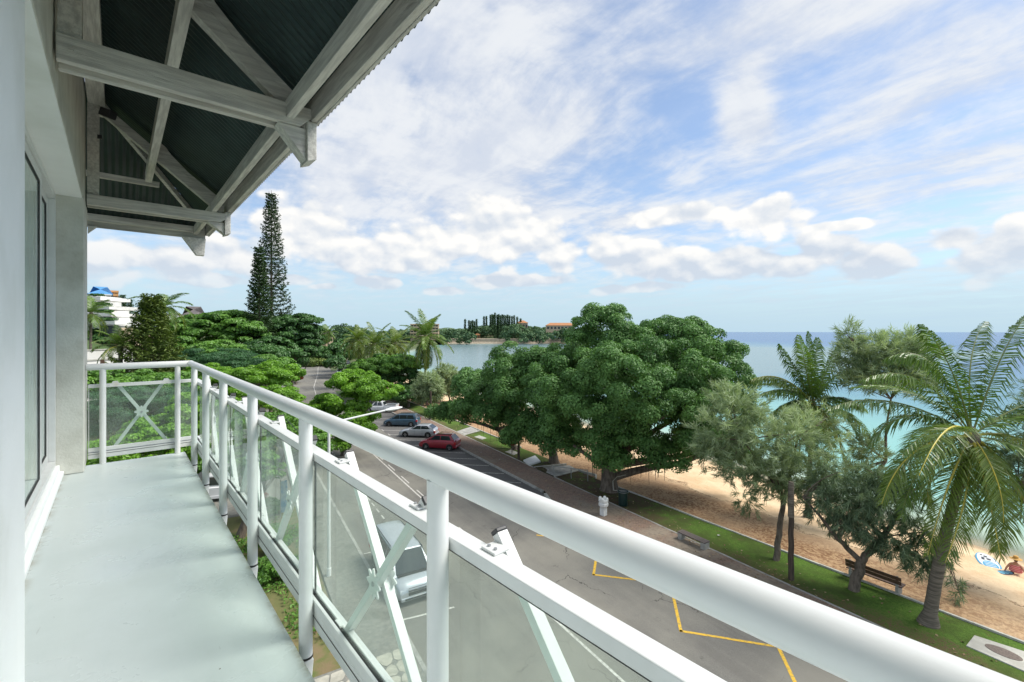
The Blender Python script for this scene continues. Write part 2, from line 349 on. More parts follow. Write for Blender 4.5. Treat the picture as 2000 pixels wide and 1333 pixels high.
def glass_mat(name, tint, refl, dirt_sheen, dirt_sheen_col):
    m = bpy.data.materials.new(name); m.use_nodes = True; t = NT(m.node_tree)
    for n in list(t.n): t.n.remove(n)
    out = t.new('ShaderNodeOutputMaterial')
    tr = t.new('ShaderNodeBsdfTransparent'); tr.inputs[0].default_value = (*tint, 1)
    gl = t.new('ShaderNodeBsdfGlossy'); gl.inputs['Roughness'].default_value = 0.02; gl.inputs[0].default_value = (0.95,1,0.98,1)
    df = t.new('ShaderNodeBsdfDiffuse'); df.inputs[0].default_value = (*dirt_sheen_col, 1)
    co = t.new('ShaderNodeTexCoord').outputs['Object']
    lw = t.new('ShaderNodeFresnel'); lw.inputs[0].default_value = 1.5
    gm = t.new('ShaderNodeNewGeometry'); m1 = t.new('ShaderNodeMixShader'); t.l.new(t.m('MULTIPLY', t.m('MULTIPLY', lw.outputs[0], t.m('SUBTRACT', 1.0, gm.outputs['Backfacing'])), refl, clamp=True), m1.inputs[0]); t.l.new(tr.outputs[0], m1.inputs[1]); t.l.new(gl.outputs[0], m1.inputs[2])
    n = t.noise(t.vm('MULTIPLY', co, (1, 1, 0.45)), 2.4, 7, 0.65, 0.8)
    m2 = t.new('ShaderNodeMixShader'); t.l.new(t.mr(n, 0.3, 0.75, dirt_sheen*0.35, dirt_sheen*1.5), m2.inputs[0]); t.l.new(m1.outputs[0], m2.inputs[1]); t.l.new(df.outputs[0], m2.inputs[2])
    t.l.new(m2.outputs[0], out.inputs[0]); return m
RGLASS = glass_mat('balustrade_glass', (0.93,0.975,0.95), 1.0, 0.08, (0.72,0.78,0.70))
WGLASS = glass_mat('window_glass', (0.84,0.92,0.90), 1.2, 0.22, (0.74,0.80,0.77))  # milky diffuse film painted in for the pane's bright reflection
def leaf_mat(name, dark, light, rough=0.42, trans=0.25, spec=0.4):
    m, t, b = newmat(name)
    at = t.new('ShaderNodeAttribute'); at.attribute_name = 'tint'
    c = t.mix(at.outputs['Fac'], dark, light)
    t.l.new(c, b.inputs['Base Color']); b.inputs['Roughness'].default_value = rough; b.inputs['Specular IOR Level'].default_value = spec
    tl = t.new('ShaderNodeBsdfTranslucent'); t.l.new(t.mix(1.0, c, (1.25,1.35,0.6), 'MULTIPLY'), tl.inputs[0])
    mx = t.new('ShaderNodeMixShader'); mx.inputs[0].default_value = trans
    out = t.n['Material Output']; t.l.new(b.outputs[0], mx.inputs[1]); t.l.new(tl.outputs[0], mx.inputs[2]); t.l.new(mx.outputs[0], out.inputs[0])
    return m
L_BANYAN = leaf_mat('banyan_leaf', (0.052,0.135,0.034), (0.175,0.335,0.095), 0.48, 0.22, 0.3)
L_BRIGHT = leaf_mat('bright_leaf', (0.075,0.19,0.018), (0.25,0.47,0.045), 0.42, 0.35)
L_DARK = leaf_mat('dark_leaf', (0.026,0.078,0.022), (0.085,0.20,0.045), 0.45, 0.2)
L_MID = leaf_mat('mid_leaf', (0.055,0.150,0.024), (0.18,0.36,0.055), 0.45, 0.25)
L_FEATH = leaf_mat('feathery_leaf', (0.030,0.095,0.040), (0.08,0.20,0.075), 0.5, 0.25)
L_PINE = leaf_mat('pine_needle', (0.022,0.056,0.022), (0.075,0.135,0.040), 0.6, 0.12)
L_PINEY = leaf_mat('young_pine_needle', (0.045,0.090,0.018), (0.17,0.23,0.042), 0.6, 0.15)
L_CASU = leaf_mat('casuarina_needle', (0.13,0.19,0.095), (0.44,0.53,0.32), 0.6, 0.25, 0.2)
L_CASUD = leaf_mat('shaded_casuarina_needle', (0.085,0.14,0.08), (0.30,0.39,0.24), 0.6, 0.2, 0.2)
L_PALM = leaf_mat('palm_leaflet', (0.040,0.095,0.018), (0.19,0.30,0.055), 0.36, 0.25, 0.45)
L_PALMY = leaf_mat('yellowish_palm_leaflet', (0.065,0.120,0.020), (0.20,0.28,0.05), 0.34, 0.3, 0.5)  # yellower leaflet colour of the drooping fronds and the yellowish palms
L_HILL = leaf_mat('hill_leaf', (0.032,0.095,0.024), (0.10,0.22,0.052), 0.6, 0.15)
L_FAR = leaf_mat('far_leaf', (0.045,0.105,0.050), (0.12,0.21,0.085), 0.7, 0.1)
L_RED = leaf_mat('red_leaf', (0.16,0.03,0.02), (0.30,0.08,0.04), 0.6, 0.2)
RACH = pm('palm_midrib', (0.62,0.50,0.06), (0.45,0.40,0.07), 3, 0.45)
RACHG = pm('green_palm_midrib', (0.15,0.19,0.05), (0.20,0.22,0.06), 3, 0.45)

# ------------------------------------------------------------------ mesh helpers
WL = {}
class MB:
    def __init__(s): s.v = []; s.f = []; s.mi = []
    def add(s, vs, fs, mi=0):
        o = len(s.v); s.v += [tuple(p) for p in vs]; s.f += [tuple(i+o for i in f) for f in fs]; s.mi += [mi]*len(fs); return s
    def hexa(s, p, mi=0):     # p: bottom 4 (ccw), top 4
        return s.add(p, [(3,2,1,0),(4,5,6,7),(0,1,5,4),(1,2,6,5),(2,3,7,6),(3,0,4,7)], mi)
    def box(s, x0, x1, y0, y1, z0, z1, mi=0):
        return s.hexa([(x0,y0,z0),(x1,y0,z0),(x1,y1,z0),(x0,y1,z0),(x0,y0,z1),(x1,y0,z1),(x1,y1,z1),(x0,y1,z1)], mi)
    def beam(s, p0, p1, wd, ht, up=(0,0,1), mi=0):
        p0, p1 = Vector(p0), Vector(p1); d = (p1-p0).normalized(); up = Vector(up)
        sd = d.cross(up).normalized(); u2 = sd.cross(d).normalized()
        a, b = sd*wd/2, u2*ht/2
        return s.hexa([p0-a-b, p0+a-b, p1+a-b, p1-a-b, p0-a+b, p0+a+b, p1+a+b, p1-a+b], mi)
    def prism(s, poly, axis, a0, a1, mi=0):    # poly of 2D points extruded along an axis
        def mk(p, a):
            return {'x': (a, p[0], p[1]), 'y': (p[0], a, p[1]), 'z': (p[0], p[1], a)}[axis]
        n = len(poly); vs = [mk(p, a0) for p in poly]+[mk(p, a1) for p in poly]
        fs = [tuple(range(n-1, -1, -1)), tuple(range(n, 2*n))]+[(i, (i+1) % n, n+(i+1) % n, n+i) for i in range(n)]
        return s.add(vs, fs, mi)
    def tube(s, pts, rad, n=10, cap=True, mi=0, sx=1.0):
        pts = [Vector(p) for p in pts]; rad = rad if isinstance(rad, (list, tuple)) else [rad]*len(pts)
        vs = []; ref = None
        for i, p in enumerate(pts):
            d = (pts[min(i+1, len(pts)-1)]-pts[max(i-1, 0)]).normalized()
            if ref is None: ref = Vector((1,0,0)) if abs(d.x) < 0.8 else Vector((0,1,0))
            a = (ref-d*ref.dot(d)).normalized(); b = d.cross(a); ref = a
            for k in range(n):
                t = 2*PI*k/n; vs.append(p+(a*math.cos(t)*sx+b*math.sin(t))*rad[i])
        fs = []
        for i in range(len(pts)-1):
            for k in range(n):
                k2 = (k+1) % n; fs.append((i*n+k, i*n+k2, (i+1)*n+k2, (i+1)*n+k))
        if cap: fs += [tuple(range(n-1, -1, -1)), tuple((len(pts)-1)*n+k for k in range(n))]
        return s.add(vs, fs, mi)
    def lathe(s, prof, c=(0,0,0), n=20, mi=0):
        vs = [(c[0]+r*math.cos(2*PI*k/n), c[1]+r*math.sin(2*PI*k/n), c[2]+z) for r, z in prof for k in range(n)]
        fs = [(i*n+k, i*n+(k+1) % n, (i+1)*n+(k+1) % n, (i+1)*n+k) for i in range(len(prof)-1) for k in range(n)]
        fs += [tuple(range(n-1, -1, -1)), tuple((len(prof)-1)*n+k for k in range(n))]
        return s.add(vs, fs, mi)
    def ball(s, c, r, n=12, m=8, mi=0):
        r = r if isinstance(r, tuple) else (r, r, r)
        vs = [(c[0], c[1], c[2]-r[2])]+[(c[0]+r[0]*math.sin(PI*i/m)*math.cos(2*PI*k/n), c[1]+r[1]*math.sin(PI*i/m)*math.sin(2*PI*k/n), c[2]-r[2]*math.cos(PI*i/m)) for i in range(1, m) for k in range(n)]+[(c[0], c[1], c[2]+r[2])]
        fs = [(0, 1+(k+1) % n, 1+k) for k in range(n)]+[(1+i*n+k, 1+i*n+(k+1) % n, 1+(i+1)*n+(k+1) % n, 1+(i+1)*n+k) for i in range(m-2) for k in range(n)]
        e = len(vs)-1; fs += [(e, 1+(m-2)*n+k, 1+(m-2)*n+(k+1) % n) for k in range(n)]
        return s.add(vs, fs, mi)
    def build(s, name, mats, parent=None, smooth=False, bevel=0.0, world=True, **kw):
        me = bpy.data.meshes.new(name)
        vs = s.v
        if parent is not None and world:
            o = WL.get(parent.name, (0,0,0)); vs = [(p[0]-o[0], p[1]-o[1], p[2]-o[2]) for p in vs]
        me.from_pydata(vs, [], s.f); me.validate(); me.update()
        mats = mats if isinstance(mats, (list, tuple)) else [mats]
        for m in mats: me.materials.append(m)
        if len(mats) > 1: me.polygons.foreach_set('material_index', s.mi[:len(me.polygons)])
        if smooth:
            me.polygons.foreach_set('use_smooth', [True]*len(me.polygons))
            try: me.set_sharp_from_angle(angle=math.radians(40))
            except Exception: pass
        return link(name, me, parent, bevel, **kw)
def link(name, me, parent=None, bevel=0.0, label=None, cat=None, group=None, kind=None):
    ob = bpy.data.objects.new(name, me); COL.objects.link(ob)
    if parent is not None:
        ob.parent = parent; WL[ob.name] = WL.get(parent.name, (0,0,0))
    else: WL[ob.name] = (0,0,0)
    if bevel:
        b = ob.modifiers.new('bevel', 'BEVEL'); b.width = bevel; b.segments = 2; b.limit_method = 'ANGLE'; b.angle_limit = math.radians(40)
    tag(ob, label, cat, group, kind)
    return ob
def tag(o, label=None, cat=None, group=None, kind=None):
    if label: o['label'] = label
    if cat: o['category'] = cat
    if group: o['group'] = group
    if kind: o['kind'] = kind
    return o
def thing(name, loc, label, cat, group=None, rz=0.0):
    o = bpy.data.objects.new(name, None); COL.objects.link(o); o.location = loc; o.rotation_euler = (0,0,rz)
    o.empty_display_size = 0.2
    WL[o.name] = tuple(loc); return tag(o, label, cat, group)
def copy_tree(o, parent=None):
    c = o.copy(); COL.objects.link(c)
    if parent is not None: c.parent = parent
    WL[c.name] = WL.get(o.name, (0,0,0))
    for ch in list(o.children): copy_tree(ch, c)
    return c
def vstrip(pts, name, mat, parent=None, **kw):
    pass
def sheet(poly, z, name, mat, parent=None, **kw):   # flat polygon in street frame (u, v)
    m = MB(); vs = [P(u, v, z) for u, v in poly]; m.add(vs, [tuple(range(len(vs)))])
    ar = sum(vs[i][0]*vs[(i+1) % len(vs)][1]-vs[(i+1) % len(vs)][0]*vs[i][1] for i in range(len(vs)))
    if ar < 0: m.f = [tuple(reversed(f)) for f in m.f]
    return m.build(name, mat, parent, **kw)
def ribbon(line, w0, w1, z, name, mat, parent=None, **kw):  # strip between two v offsets along a (u,v) centre line
    m = MB(); L = [Vector(p) for p in line]; vs = []
    for i, p in enumerate(L):
        d = (L[min(i+1, len(L)-1)]-L[max(i-1, 0)]).normalized(); n = Vector((-d.y, d.x))
        if n.y < 0: n = -n
        for wd in (w0, w1):
            q = p+n*wd; vs.append(P(q.x, q.y, z))
    fs = [(2*i, 2*i+1, 2*i+3, 2*i+2) for i in range(len(L)-1)]
    m.add(vs, fs)
    a = vs[1]-vs[0]; b = vs[2]-vs[0]
    if a.x*b.y-a.y*b.x < 0: m.f = [tuple(reversed(f)) for f in m.f]
    return m.build(name, mat, parent, **kw)

# leaves as folded blades, built with numpy
def blades(name, C, N, size, mat, parent=None, aspect=0.55, tint=None, T=None, fold=0.12, **kw):
    C = np.asarray(C, float); n = len(C)
    N = N/np.maximum(np.linalg.norm(N, axis=1, keepdims=True), 1e-6)
    if T is None: T = NR.normal(size=(n, 3))
    T = T-N*np.sum(T*N, axis=1, keepdims=True); T /= np.maximum(np.linalg.norm(T, axis=1, keepdims=True), 1e-6)
    B = np.cross(N, T)
    s = (np.asarray(size)*(0.7+0.6*NR.rand(n)))[:, None]
    V = np.empty((n, 4, 3))
    V[:, 0] = C-T*s*0.5; V[:, 1] = C-B*s*aspect*0.5+N*s*fold; V[:, 2] = C+T*s*0.5; V[:, 3] = C+B*s*aspect*0.5+N*s*fold
    if parent is not None: V -= np.array(WL.get(parent.name, (0,0,0)))
    me = bpy.data.meshes.new(name)
    me.vertices.add(4*n); me.vertices.foreach_set('co', V.reshape(-1).astype(np.float32))
    idx = (np.arange(n)[:, None]*4+np.array([0,1,2,0,2,3])[None, :]).reshape(-1)
    me.loops.add(6*n); me.loops.foreach_set('vertex_index', idx.astype(np.int32))
    me.polygons.add(2*n); me.polygons.foreach_set('loop_start', (np.arange(2*n)*3).astype(np.int32))
    me.polygons.foreach_set('loop_total', np.full(2*n, 3, np.int32))
    me.update()
    if tint is None: tint = NR.rand(n)
    a = me.attributes.new('tint', 'FLOAT', 'POINT'); a.data.foreach_set('value', np.repeat(np.clip(tint, 0, 1), 4).astype(np.float32))
    me.materials.append(mat)
    return link(name, me, parent, **kw)
def rdir(n, zmin=-1.0):
    v = NR.normal(size=(n*3+20, 3)); v /= np.linalg.norm(v, axis=1, keepdims=True); v = v[v[:, 2] > zmin]
    while len(v) < n: v = np.vstack([v, v])
    return v[:n]
def crown(blobs, sub, sub_r, per, flat=0.75, zmin=-0.35, fill=0.25, jit=0.45, subflat=None, out=1.0):
    """blobs: (centre, (rx,ry,rz)); clumps on the blobs, leaves on the clumps"""
    Cs, Ns, Ts = [], [], []
    tot = sum((b[1][0]*b[1][1])**0.8 for b in blobs)
    for c, r in blobs:
        k = max(3, int(sub*((r[0]*r[1])**0.8)/tot))
        dirs = rdir(k, zmin); c = np.array(c); r = np.array(r)
        rad = 1.0-np.abs(NR.normal(size=(k, 1)))*0.16
        nf = int(k*fill); rad[:nf] *= 0.62
        ctr = c+dirs*r*rad
        for q in range(k):
            sr = sub_r*(0.6+0.8*NR.rand()); m = int(per*(sr/sub_r)**2)+3
            dd = rdir(m)
            dd = dd+dirs[q]*0.55*out+np.array([0, 0, 0.35]); dd /= np.linalg.norm(dd, axis=1, keepdims=True)
            rr = (1.05-np.abs(NR.normal(size=(m, 1)))*0.30)
            Cs.append(ctr[q]+dd*rr*sr*np.array([1, 1, subflat or flat])); Ns.append(dd+NR.normal(size=(m, 3))*jit+np.array([0, 0, 0.25]))
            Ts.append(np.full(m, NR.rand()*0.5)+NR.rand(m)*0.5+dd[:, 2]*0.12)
    return np.vstack(Cs), np.vstack(Ns), np.concatenate(Ts)
def limb(mb, p0, p1, r0, r1, bend=0.12, n=8, seg=6):
    p0, p1 = Vector(p0), Vector(p1); L = (p1-p0).length
    o1 = Vector((R.uniform(-1, 1), R.uniform(-1, 1), R.uniform(-.4, .6)))*L*bend; pts = []; rs = []
    for i in range(seg+1):
        t = i/seg; pts.append(p0.lerp(p1, t)+o1*math.sin(PI*t)+Vector((R.uniform(-1, 1), R.uniform(-1, 1), 0))*r0*0.25*(0 < i < seg)); rs.append(r0+(r1-r0)*t**0.8)
    mb.tube(pts, rs, n); return pts
exec_done = True

# ------------------------------------------------------------------ the building the balcony belongs to
BY0, BY1 = -3.0, 6.98
hb = thing('apartment_building', (0, 0, 0), 'white apartment building in the foreground whose narrow balcony the view is taken from', 'building')
m = MB(); m.box(-9, -0.30, -6, 7.30, GZ, -0.20); m.build('lower_wall', WHITE, hb)
m = MB(); m.box(-9, -0.62, -6, 7.30, -0.20, 0.0); m.box(-9, -1.6, -6, 7.30, 0.002, 4.5); m.build('inner_wall', WHITE, hb)
m = MB(); m.box(-0.62, 0.645, BY0, BY1, -0.20, 0.0); fl = m.build('balcony_floor', FLOORM, hb, bevel=0.006)
m = MB(); m.box(-0.90, -0.262, -6.0, 2.51, 0.002, 4.3); m.build('wall', WHITE, hb, bevel=0.008)
m = MB(); m.box(-0.90, -0.262, 6.65, 7.33, 0.002, 2.928); m.build('column', COLUMN, hb, bevel=0.010)
m = MB(); m.box(-0.90, -0.275, 2.512, 7.33, 2.93, 4.35); m.build('lintel', [COLUMN], hb, bevel=0.006)
m = MB(); m.box(-0.90, -0.279, 2.512, 6.649, 2.918, 2.929); m.build('soffit', WHITE, hb)
# window: frame, two sliding sashes, panes, curb
m = MB(); m.box(-0.60, -0.445, 2.512, 6.648, 0.002, 0.115); m.box(-0.60, -0.415, 2.513, 6.647, 0.004, 0.05); m.build('window_curb', WHITE, hb, bevel=0.008)
m = MB()
m.box(-0.585, -0.475, 2.514, 6.646, 0.117, 0.170); m.box(-0.585, -0.475, 2.514, 6.646, 2.862, 2.916)
m.box(-0.585, -0.475, 6.592, 6.646, 0.171, 2.861); m.box(-0.585, -0.475, 2.514, 2.57, 0.171, 2.861)
wf = m.build('window_frame', ALU, hb, bevel=0.004)
for i, (y0, y1, x) in enumerate([(2.572, 4.62, -0.545), (4.56, 5.62, -0.505), (5.54, 6.588, -0.545)]):
    m = MB(); t = 0.075
    m.box(x-.017, x+.017, y0, y0+t, 0.173, 2.859); m.box(x-.017, x+.017, y1-t, y1, 0.173, 2.859)
    m.box(x-.016, x+.016, y0+t, y1-t, 0.173, 0.173+t); m.box(x-.016, x+.016, y0+t, y1-t, 2.859-t, 2.859)
    sa = m.build('sliding_sash', ALU, hb, bevel=0.003)
    m = MB(); a, b = y0+t, y1-t; q = 0.006
    for (u0, u1, z0, z1) in ((a, a+q, .25, 2.78), (b-q, b, .25, 2.78), (a+q, b-q, .2481, .2601), (a+q, b-q, 2.772, 2.784)): m.box(x-.012, x+.012, u0, u1, z0, z1)
    m.build('seal', GASK, sa)
    m = MB(); m.box(x-.004, x+.004, y0+t+.012, y1-t-.012, 0.26, 2.772); m.build('pane', WGLASS, sa)
m = MB(); ys = np.linspace(2.6, 6.6, 260)
vs = []; 
for y in ys:
    x = -0.66+0.020*math.sin(y*31)+0.008*math.sin(y*73+1)
    vs += [(x, y, 0.14), (x, y, 2.88)]
m.add(vs, [(2*i, 2*i+1, 2*i+3, 2*i+2) for i in range(len(ys)-1)])
cu = m.build('curtain', CURT, None, smooth=True); tag(cu, 'pale curtain hanging behind the sliding window beside the balcony', 'curtain')

# ------------------------------------------------------------------ roof canopy over the balcony
rf = thing('roof_canopy', (0, 0, 4.0), 'weathered timber eaves with trusses and dark corrugated sheet above the balcony', 'canopy')
def zr(x, off=0.0): return EYE+1.68+0.82*(0.95-x)+off      # underside of the rafters
APY = 7.35
def truss(Y, zt, dep=0.15):
    for ya in (Y-0.045, Y+0.085):
        m = MB(); m.prism([(-0.262, zt+.004), (1.05, zt+.004), (1.135, zt+dep*0.55), (1.135, zt+dep), (-0.262, zt+dep)], 'y', ya, ya+0.052); m.build('tie_beam', TIMX, rf, bevel=0.004)
    m = MB(); m.box(-0.262, 0.98, Y+.0085, Y+.0835, zt+0.055, zt+dep-.006); m.build('packing_board', TIMX, rf)
    # rafter
    m = MB(); x0, x1 = -0.14, 1.10
    m.prism([(x0, zr(x0)), (x1, zr(x1)), (x1, zr(x1)+0.13), (x0, zr(x0)+0.13)], 'y', Y+0.003, Y+0.086); m.build('rafter', TIMX, rf, bevel=0.004)
    # wide gusset piece behind the rafter
    m = MB(); m.prism([(0.385, zr(.385)+.131), (1.06, zr(1.06)+.131), (1.02, zr(1.02)+.20), (0.70, zr(.70)+.185), (0.52, zr(.52)+.225), (0.455, zr(.455)+.27), (0.385, zr(.385)+.25)], 'y', Y+0.01, Y+0.079); m.build('gusset', TIMX, rf)
    # wall post
    m = MB(); m.box(-0.259, -0.155, Y-0.01, Y+0.10, zt+dep+.002, EYE+2.66); m.build('wall_post', TIMY, rf, bevel=0.004)
    # hanging post at the eave with its bracket
    m = MB(); m.hexa([(1.10, Y-.0475, EYE+1.30), (1.17, Y-.0475, EYE+1.33), (1.17, Y+.1395, EYE+1.33), (1.10, Y+.1395, EYE+1.30), (1.10, Y-.0475, EYE+1.612), (1.17, Y-.0475, EYE+1.612), (1.17, Y+.1395, EYE+1.612), (1.10, Y+.1395, EYE+1.612)])
    m.build('hanging_post', TIMY, rf, bevel=0.006)
    m = MB(); m.prism([(0.90, zt+.002), (1.098, EYE+1.32), (1.098, zt+.002)], 'y', Y-0.02, Y+0.11); m.build('bracket', TIMX, rf, bevel=0.004)
    for x in (-0.2, 1.0):
        m = MB(); m.tube([(x, Y-0.046, zt+dep*.5), (x, Y-0.052, zt+dep*.5)], 0.014, 10); m.build('bolt', TIMX, rf)
truss(3.70, EYE+1.553, 0.155)
truss(7.22, EYE+1.462, 0.130)
m = MB(); m.box(0.95, 1.005, -3, 9.08, EYE+1.594, EYE+1.727); m.build('wall_plate', TIMY, rf, bevel=0.004)
m = MB(); m.box(1.13, 1.172, -3, 9.22, EYE+1.617, EYE+1.785); m.build('fascia_board', TIMY, rf, bevel=0.004)
m = MB(); m.box(1.174, 1.192, -3, 9.24, EYE+1.612, EYE+1.765); m.build('outer_fascia', TIMY, rf, bevel=0.003)
m = MB(); m.box(0.300, 0.375, -3, 8.25, EYE+2.10, EYE+2.235); m.build('purlin', TIMY, rf, bevel=0.004)
m = MB(); m.box(-0.255, -0.105, -3, 7.6, EYE+2.655, EYE+2.83); m.build('ridge_board', TIMY, rf, bevel=0.004)
# hip end
m = MB(); m.box(-1.2, 1.128, 9.18, 9.22, EYE+1.55, EYE+1.735); m.build('fascia_board', TIMX, rf, bevel=0.004)
m = MB(); m.box(-1.2, 0.948, 9.02, 9.08, EYE+1.62, EYE+1.72); m.build('wall_plate', TIMX, rf, bevel=0.004)
m = MB(); m.box(-1.2, 0.46, 8.20, 8.26, EYE+2.06, EYE+2.13); m.build('purlin', TIMX, rf, bevel=0.004)
m = MB(); m.beam((-0.18, 7.42, EYE+2.80), (1.10, 9.12, EYE+1.74), 0.05, 0.08); m.build('hip_rafter', TIMX, rf, bevel=0.004)
m = MB(); m.hexa([(0.99, 9.06, EYE+1.26), (1.10, 9.06, EYE+1.26), (1.10, 9.17, EYE+1.26), (0.99, 9.17, EYE+1.26), (0.80, 9.06, EYE+1.54), (1.12, 9.06, EYE+1.54), (1.12, 9.17, EYE+1.54), (0.80, 9.17, EYE+1.54)]); m.build('hanging_post', TIMY, rf, bevel=0.004)
m = MB(); m.prism([(-0.32, EYE+1.54), (-0.32, EYE+1.44), (-0.22, EYE+1.549)], 'y', 9.08, 9.17); m.build('bracket', TIMX, rf)
# corrugated sheets (each sheet an object)
def zs(x): return EYE+1.79+0.82*(1.13-x)
def sheet_main(y0, y1):
    m = MB(); n = int((y1-y0)/0.0095); vs = []
    for i in range(n+1):
        y = y0+(y1-y0)*i/n; o = 0.010*math.sin(2*PI*y/0.076)
        xt = -0.27 if y < APY else -0.27+(y-APY)/(9.27-APY)*1.52
        for x in (1.25, xt): vs += [(x, y, zs(x)+o)]
        for x in (1.25, xt): vs += [(x, y, zs(x)+o+.003)]
    for i in range(n):
        a = 4*i; b = a+4; m.f += [(a, b, b+1, a+1), (a+2, a+3, b+3, b+2), (a, a+2, b+2, b)]
    m.v = vs; m.mi = [0]*len(m.f); m.build('corrugated_sheet', SHEETM, rf, smooth=True)
y = -3.0
while y < 9.2:
    sheet_main(y, min(y+0.836, 9.26)); y += 0.836
def zh(y): return EYE+2.93-(y-APY)*0.640
def sheet_hip(x0, x1):
    m = MB(); n = int((x1-x0)/0.0095); vs = []
    for i in range(n+1):
        x = x0+(x1-x0)*i/n; o = 0.010*math.sin(2*PI*x/0.076)
        yt = APY if x < -0.27 else APY+(x+0.27)/1.52*(9.27-APY)
        for yy in (9.30, yt): vs.append((x, yy, zh(yy)+o))
        for yy in (9.30, yt): vs.append((x, yy, zh(yy)+o+.003))
    for i in range(n):
        a = 4*i; b = a+4; m.f += [(a, a+1, b+1, b), (a+2, b+2, b+3, a+3), (a, b, b+2, a+2)]
    m.v = vs; m.mi = [0]*len(m.f); m.build('corrugated_sheet', SHEETM, rf, smooth=True)
x = -1.27
while x < 1.2:
    sheet_hip(x, min(x+0.836, 1.25)); x += 0.836
# small black spotlight on the far wall post
sp = thing('spotlight', (-0.16, 7.16, 4.0), 'small black spotlight fixed on the wall post under the roof', 'spotlight')
m = MB(); m.beam((-0.12, 7.02, 4.02), (-0.03, 6.92, 3.97), 0.09, 0.09); m.build('lamp_head', CAPM, sp, bevel=0.008)
m = MB(); m.tube([(-0.15, 7.16, 4.06), (-0.13, 7.08, 4.06), (-0.11, 7.02, 4.03)], 0.012, 8); m.build('bracket', CAPM, sp, smooth=True)
m = MB(); m.box(-0.17, -0.13, 7.12, 7.15, 3.74, 3.78); m.build('junction_box', CAPM, sp)

# ------------------------------------------------------------------ balcony railing
rl = thing('balcony_railing', (0.70, 0, 0), 'white metal and glass balcony railing with a thick rounded handrail', 'railing')
m = MB(); r = 0.037
m.tube([(0.70, -3, 1.10), (0.70, 6.93, 1.10), ], r, 24, sx=1.0); m.build('handrail', RAILM, rl, smooth=True)
m = MB(); m.tube([(0.715, 6.955, 1.10), (-0.258, 6.955, 1.10)], r, 24); m.build('handrail', RAILM, rl, smooth=True)
m = MB(); m.ball((0.70, 6.95, 1.10), (0.041, 0.041, 0.039), 16, 10); m.build('handrail_joint', ALU, rl, smooth=True)
POSTS = [-1.2, 0.0, 1.134, 2.35, 3.51, 4.64, 5.67, 6.60]
for y in POSTS:
    m = MB(); m.tube([(0.70, y, -0.085), (0.70, y, 1.075)], 0.0315, 20); po = m.build('post', RAILM, rl, smooth=True)
    m = MB(); m.tube([(0.70, y, -0.094), (0.70, y, -0.0855)], 0.034, 20); m.build('foot_ring', GASK, po)
    m = MB(); m.hexa([(0.646, y-.03, -0.42), (0.70, y-.03, -0.42), (0.70, y+.03, -0.42), (0.646, y+.03, -0.42), (0.646, y-.035, -0.097), (0.728, y-.035, -0.097), (0.728, y+.035, -0.097), (0.646, y+.035, -0.097)]); m.build('post_bracket', ALU, rl, bevel=0.004)
for x in (-0.119, 0.568):
    m = MB(); m.tube([(x, 6.955, 0.001), (x, 6.955, 1.075)], 0.029, 20); m.build('post', RAILM, rl, smooth=True)
# long rails outside the posts
m = MB(); m.box(0.735, 0.792, -3, 7.03, 0.862, 0.900); m.build('middle_rail', ALU, rl, bevel=0.003)
m = MB(); m.box(0.737, 0.790, -3, 7.028, 0.8585, 0.8610); m.build('rail_gasket', GASK, rl)
m = MB(); m.box(-0.245, 0.734, 6.990, 7.035, 0.862, 0.900); m.build('middle_rail', ALU, rl, bevel=0.003)
def bottom_rail(box, nm='bottom_rail'):
    m = MB(); box(m, 0.735, 0.805, 0.040, 0.118); box(m, 0.735, 0.750, 0.1185, 0.173); box(m, 0.775, 0.802, 0.1185, 0.163); b = m.build(nm, ALU, rl, bevel=0.003)
    m = MB(); box(m, 0.7335, 0.7345, 0.092, 0.097); box(m, 0.7505, 0.7575, 0.119, 0.167); box(m, 0.7655, 0.7745, 0.119, 0.158); m.build('groove_seal', GASK, b)
bottom_rail(lambda m, x0, x1, z0, z1: m.box(x0, x1, -3, 7.06, z0, z1))
bottom_rail(lambda m, x0, x1, z0, z1: m.box(-0.245, 0.732, x0+6.255, x1+6.255, z0+.02, z1+.01))
XG = 0.7615
for i in range(len(POSTS)-1):
    y0, y1 = POSTS[i], POSTS[i+1]
    m = MB(); m.box(XG-.0035, XG+.0035, y0+.052, y1+.040, 0.160, 0.8535); pn = m.build('glass_panel', RGLASS, rl)
    m = MB(); m.box(XG-.004, XG+.004, y0+.045, y0+.0515, 0.168, 0.853); m.build('panel_seal', GASK, rl)
m = MB(); m.box(-0.235, 0.72, 7.0165-.0035, 7.0165+.0035, 0.175, 0.861); m.build('glass_panel', RGLASS, rl)
m = MB(); m.box(-0.242, -0.2355, 7.012, 7.021, 0.18, 0.861); m.build('panel_seal', ALU, rl)
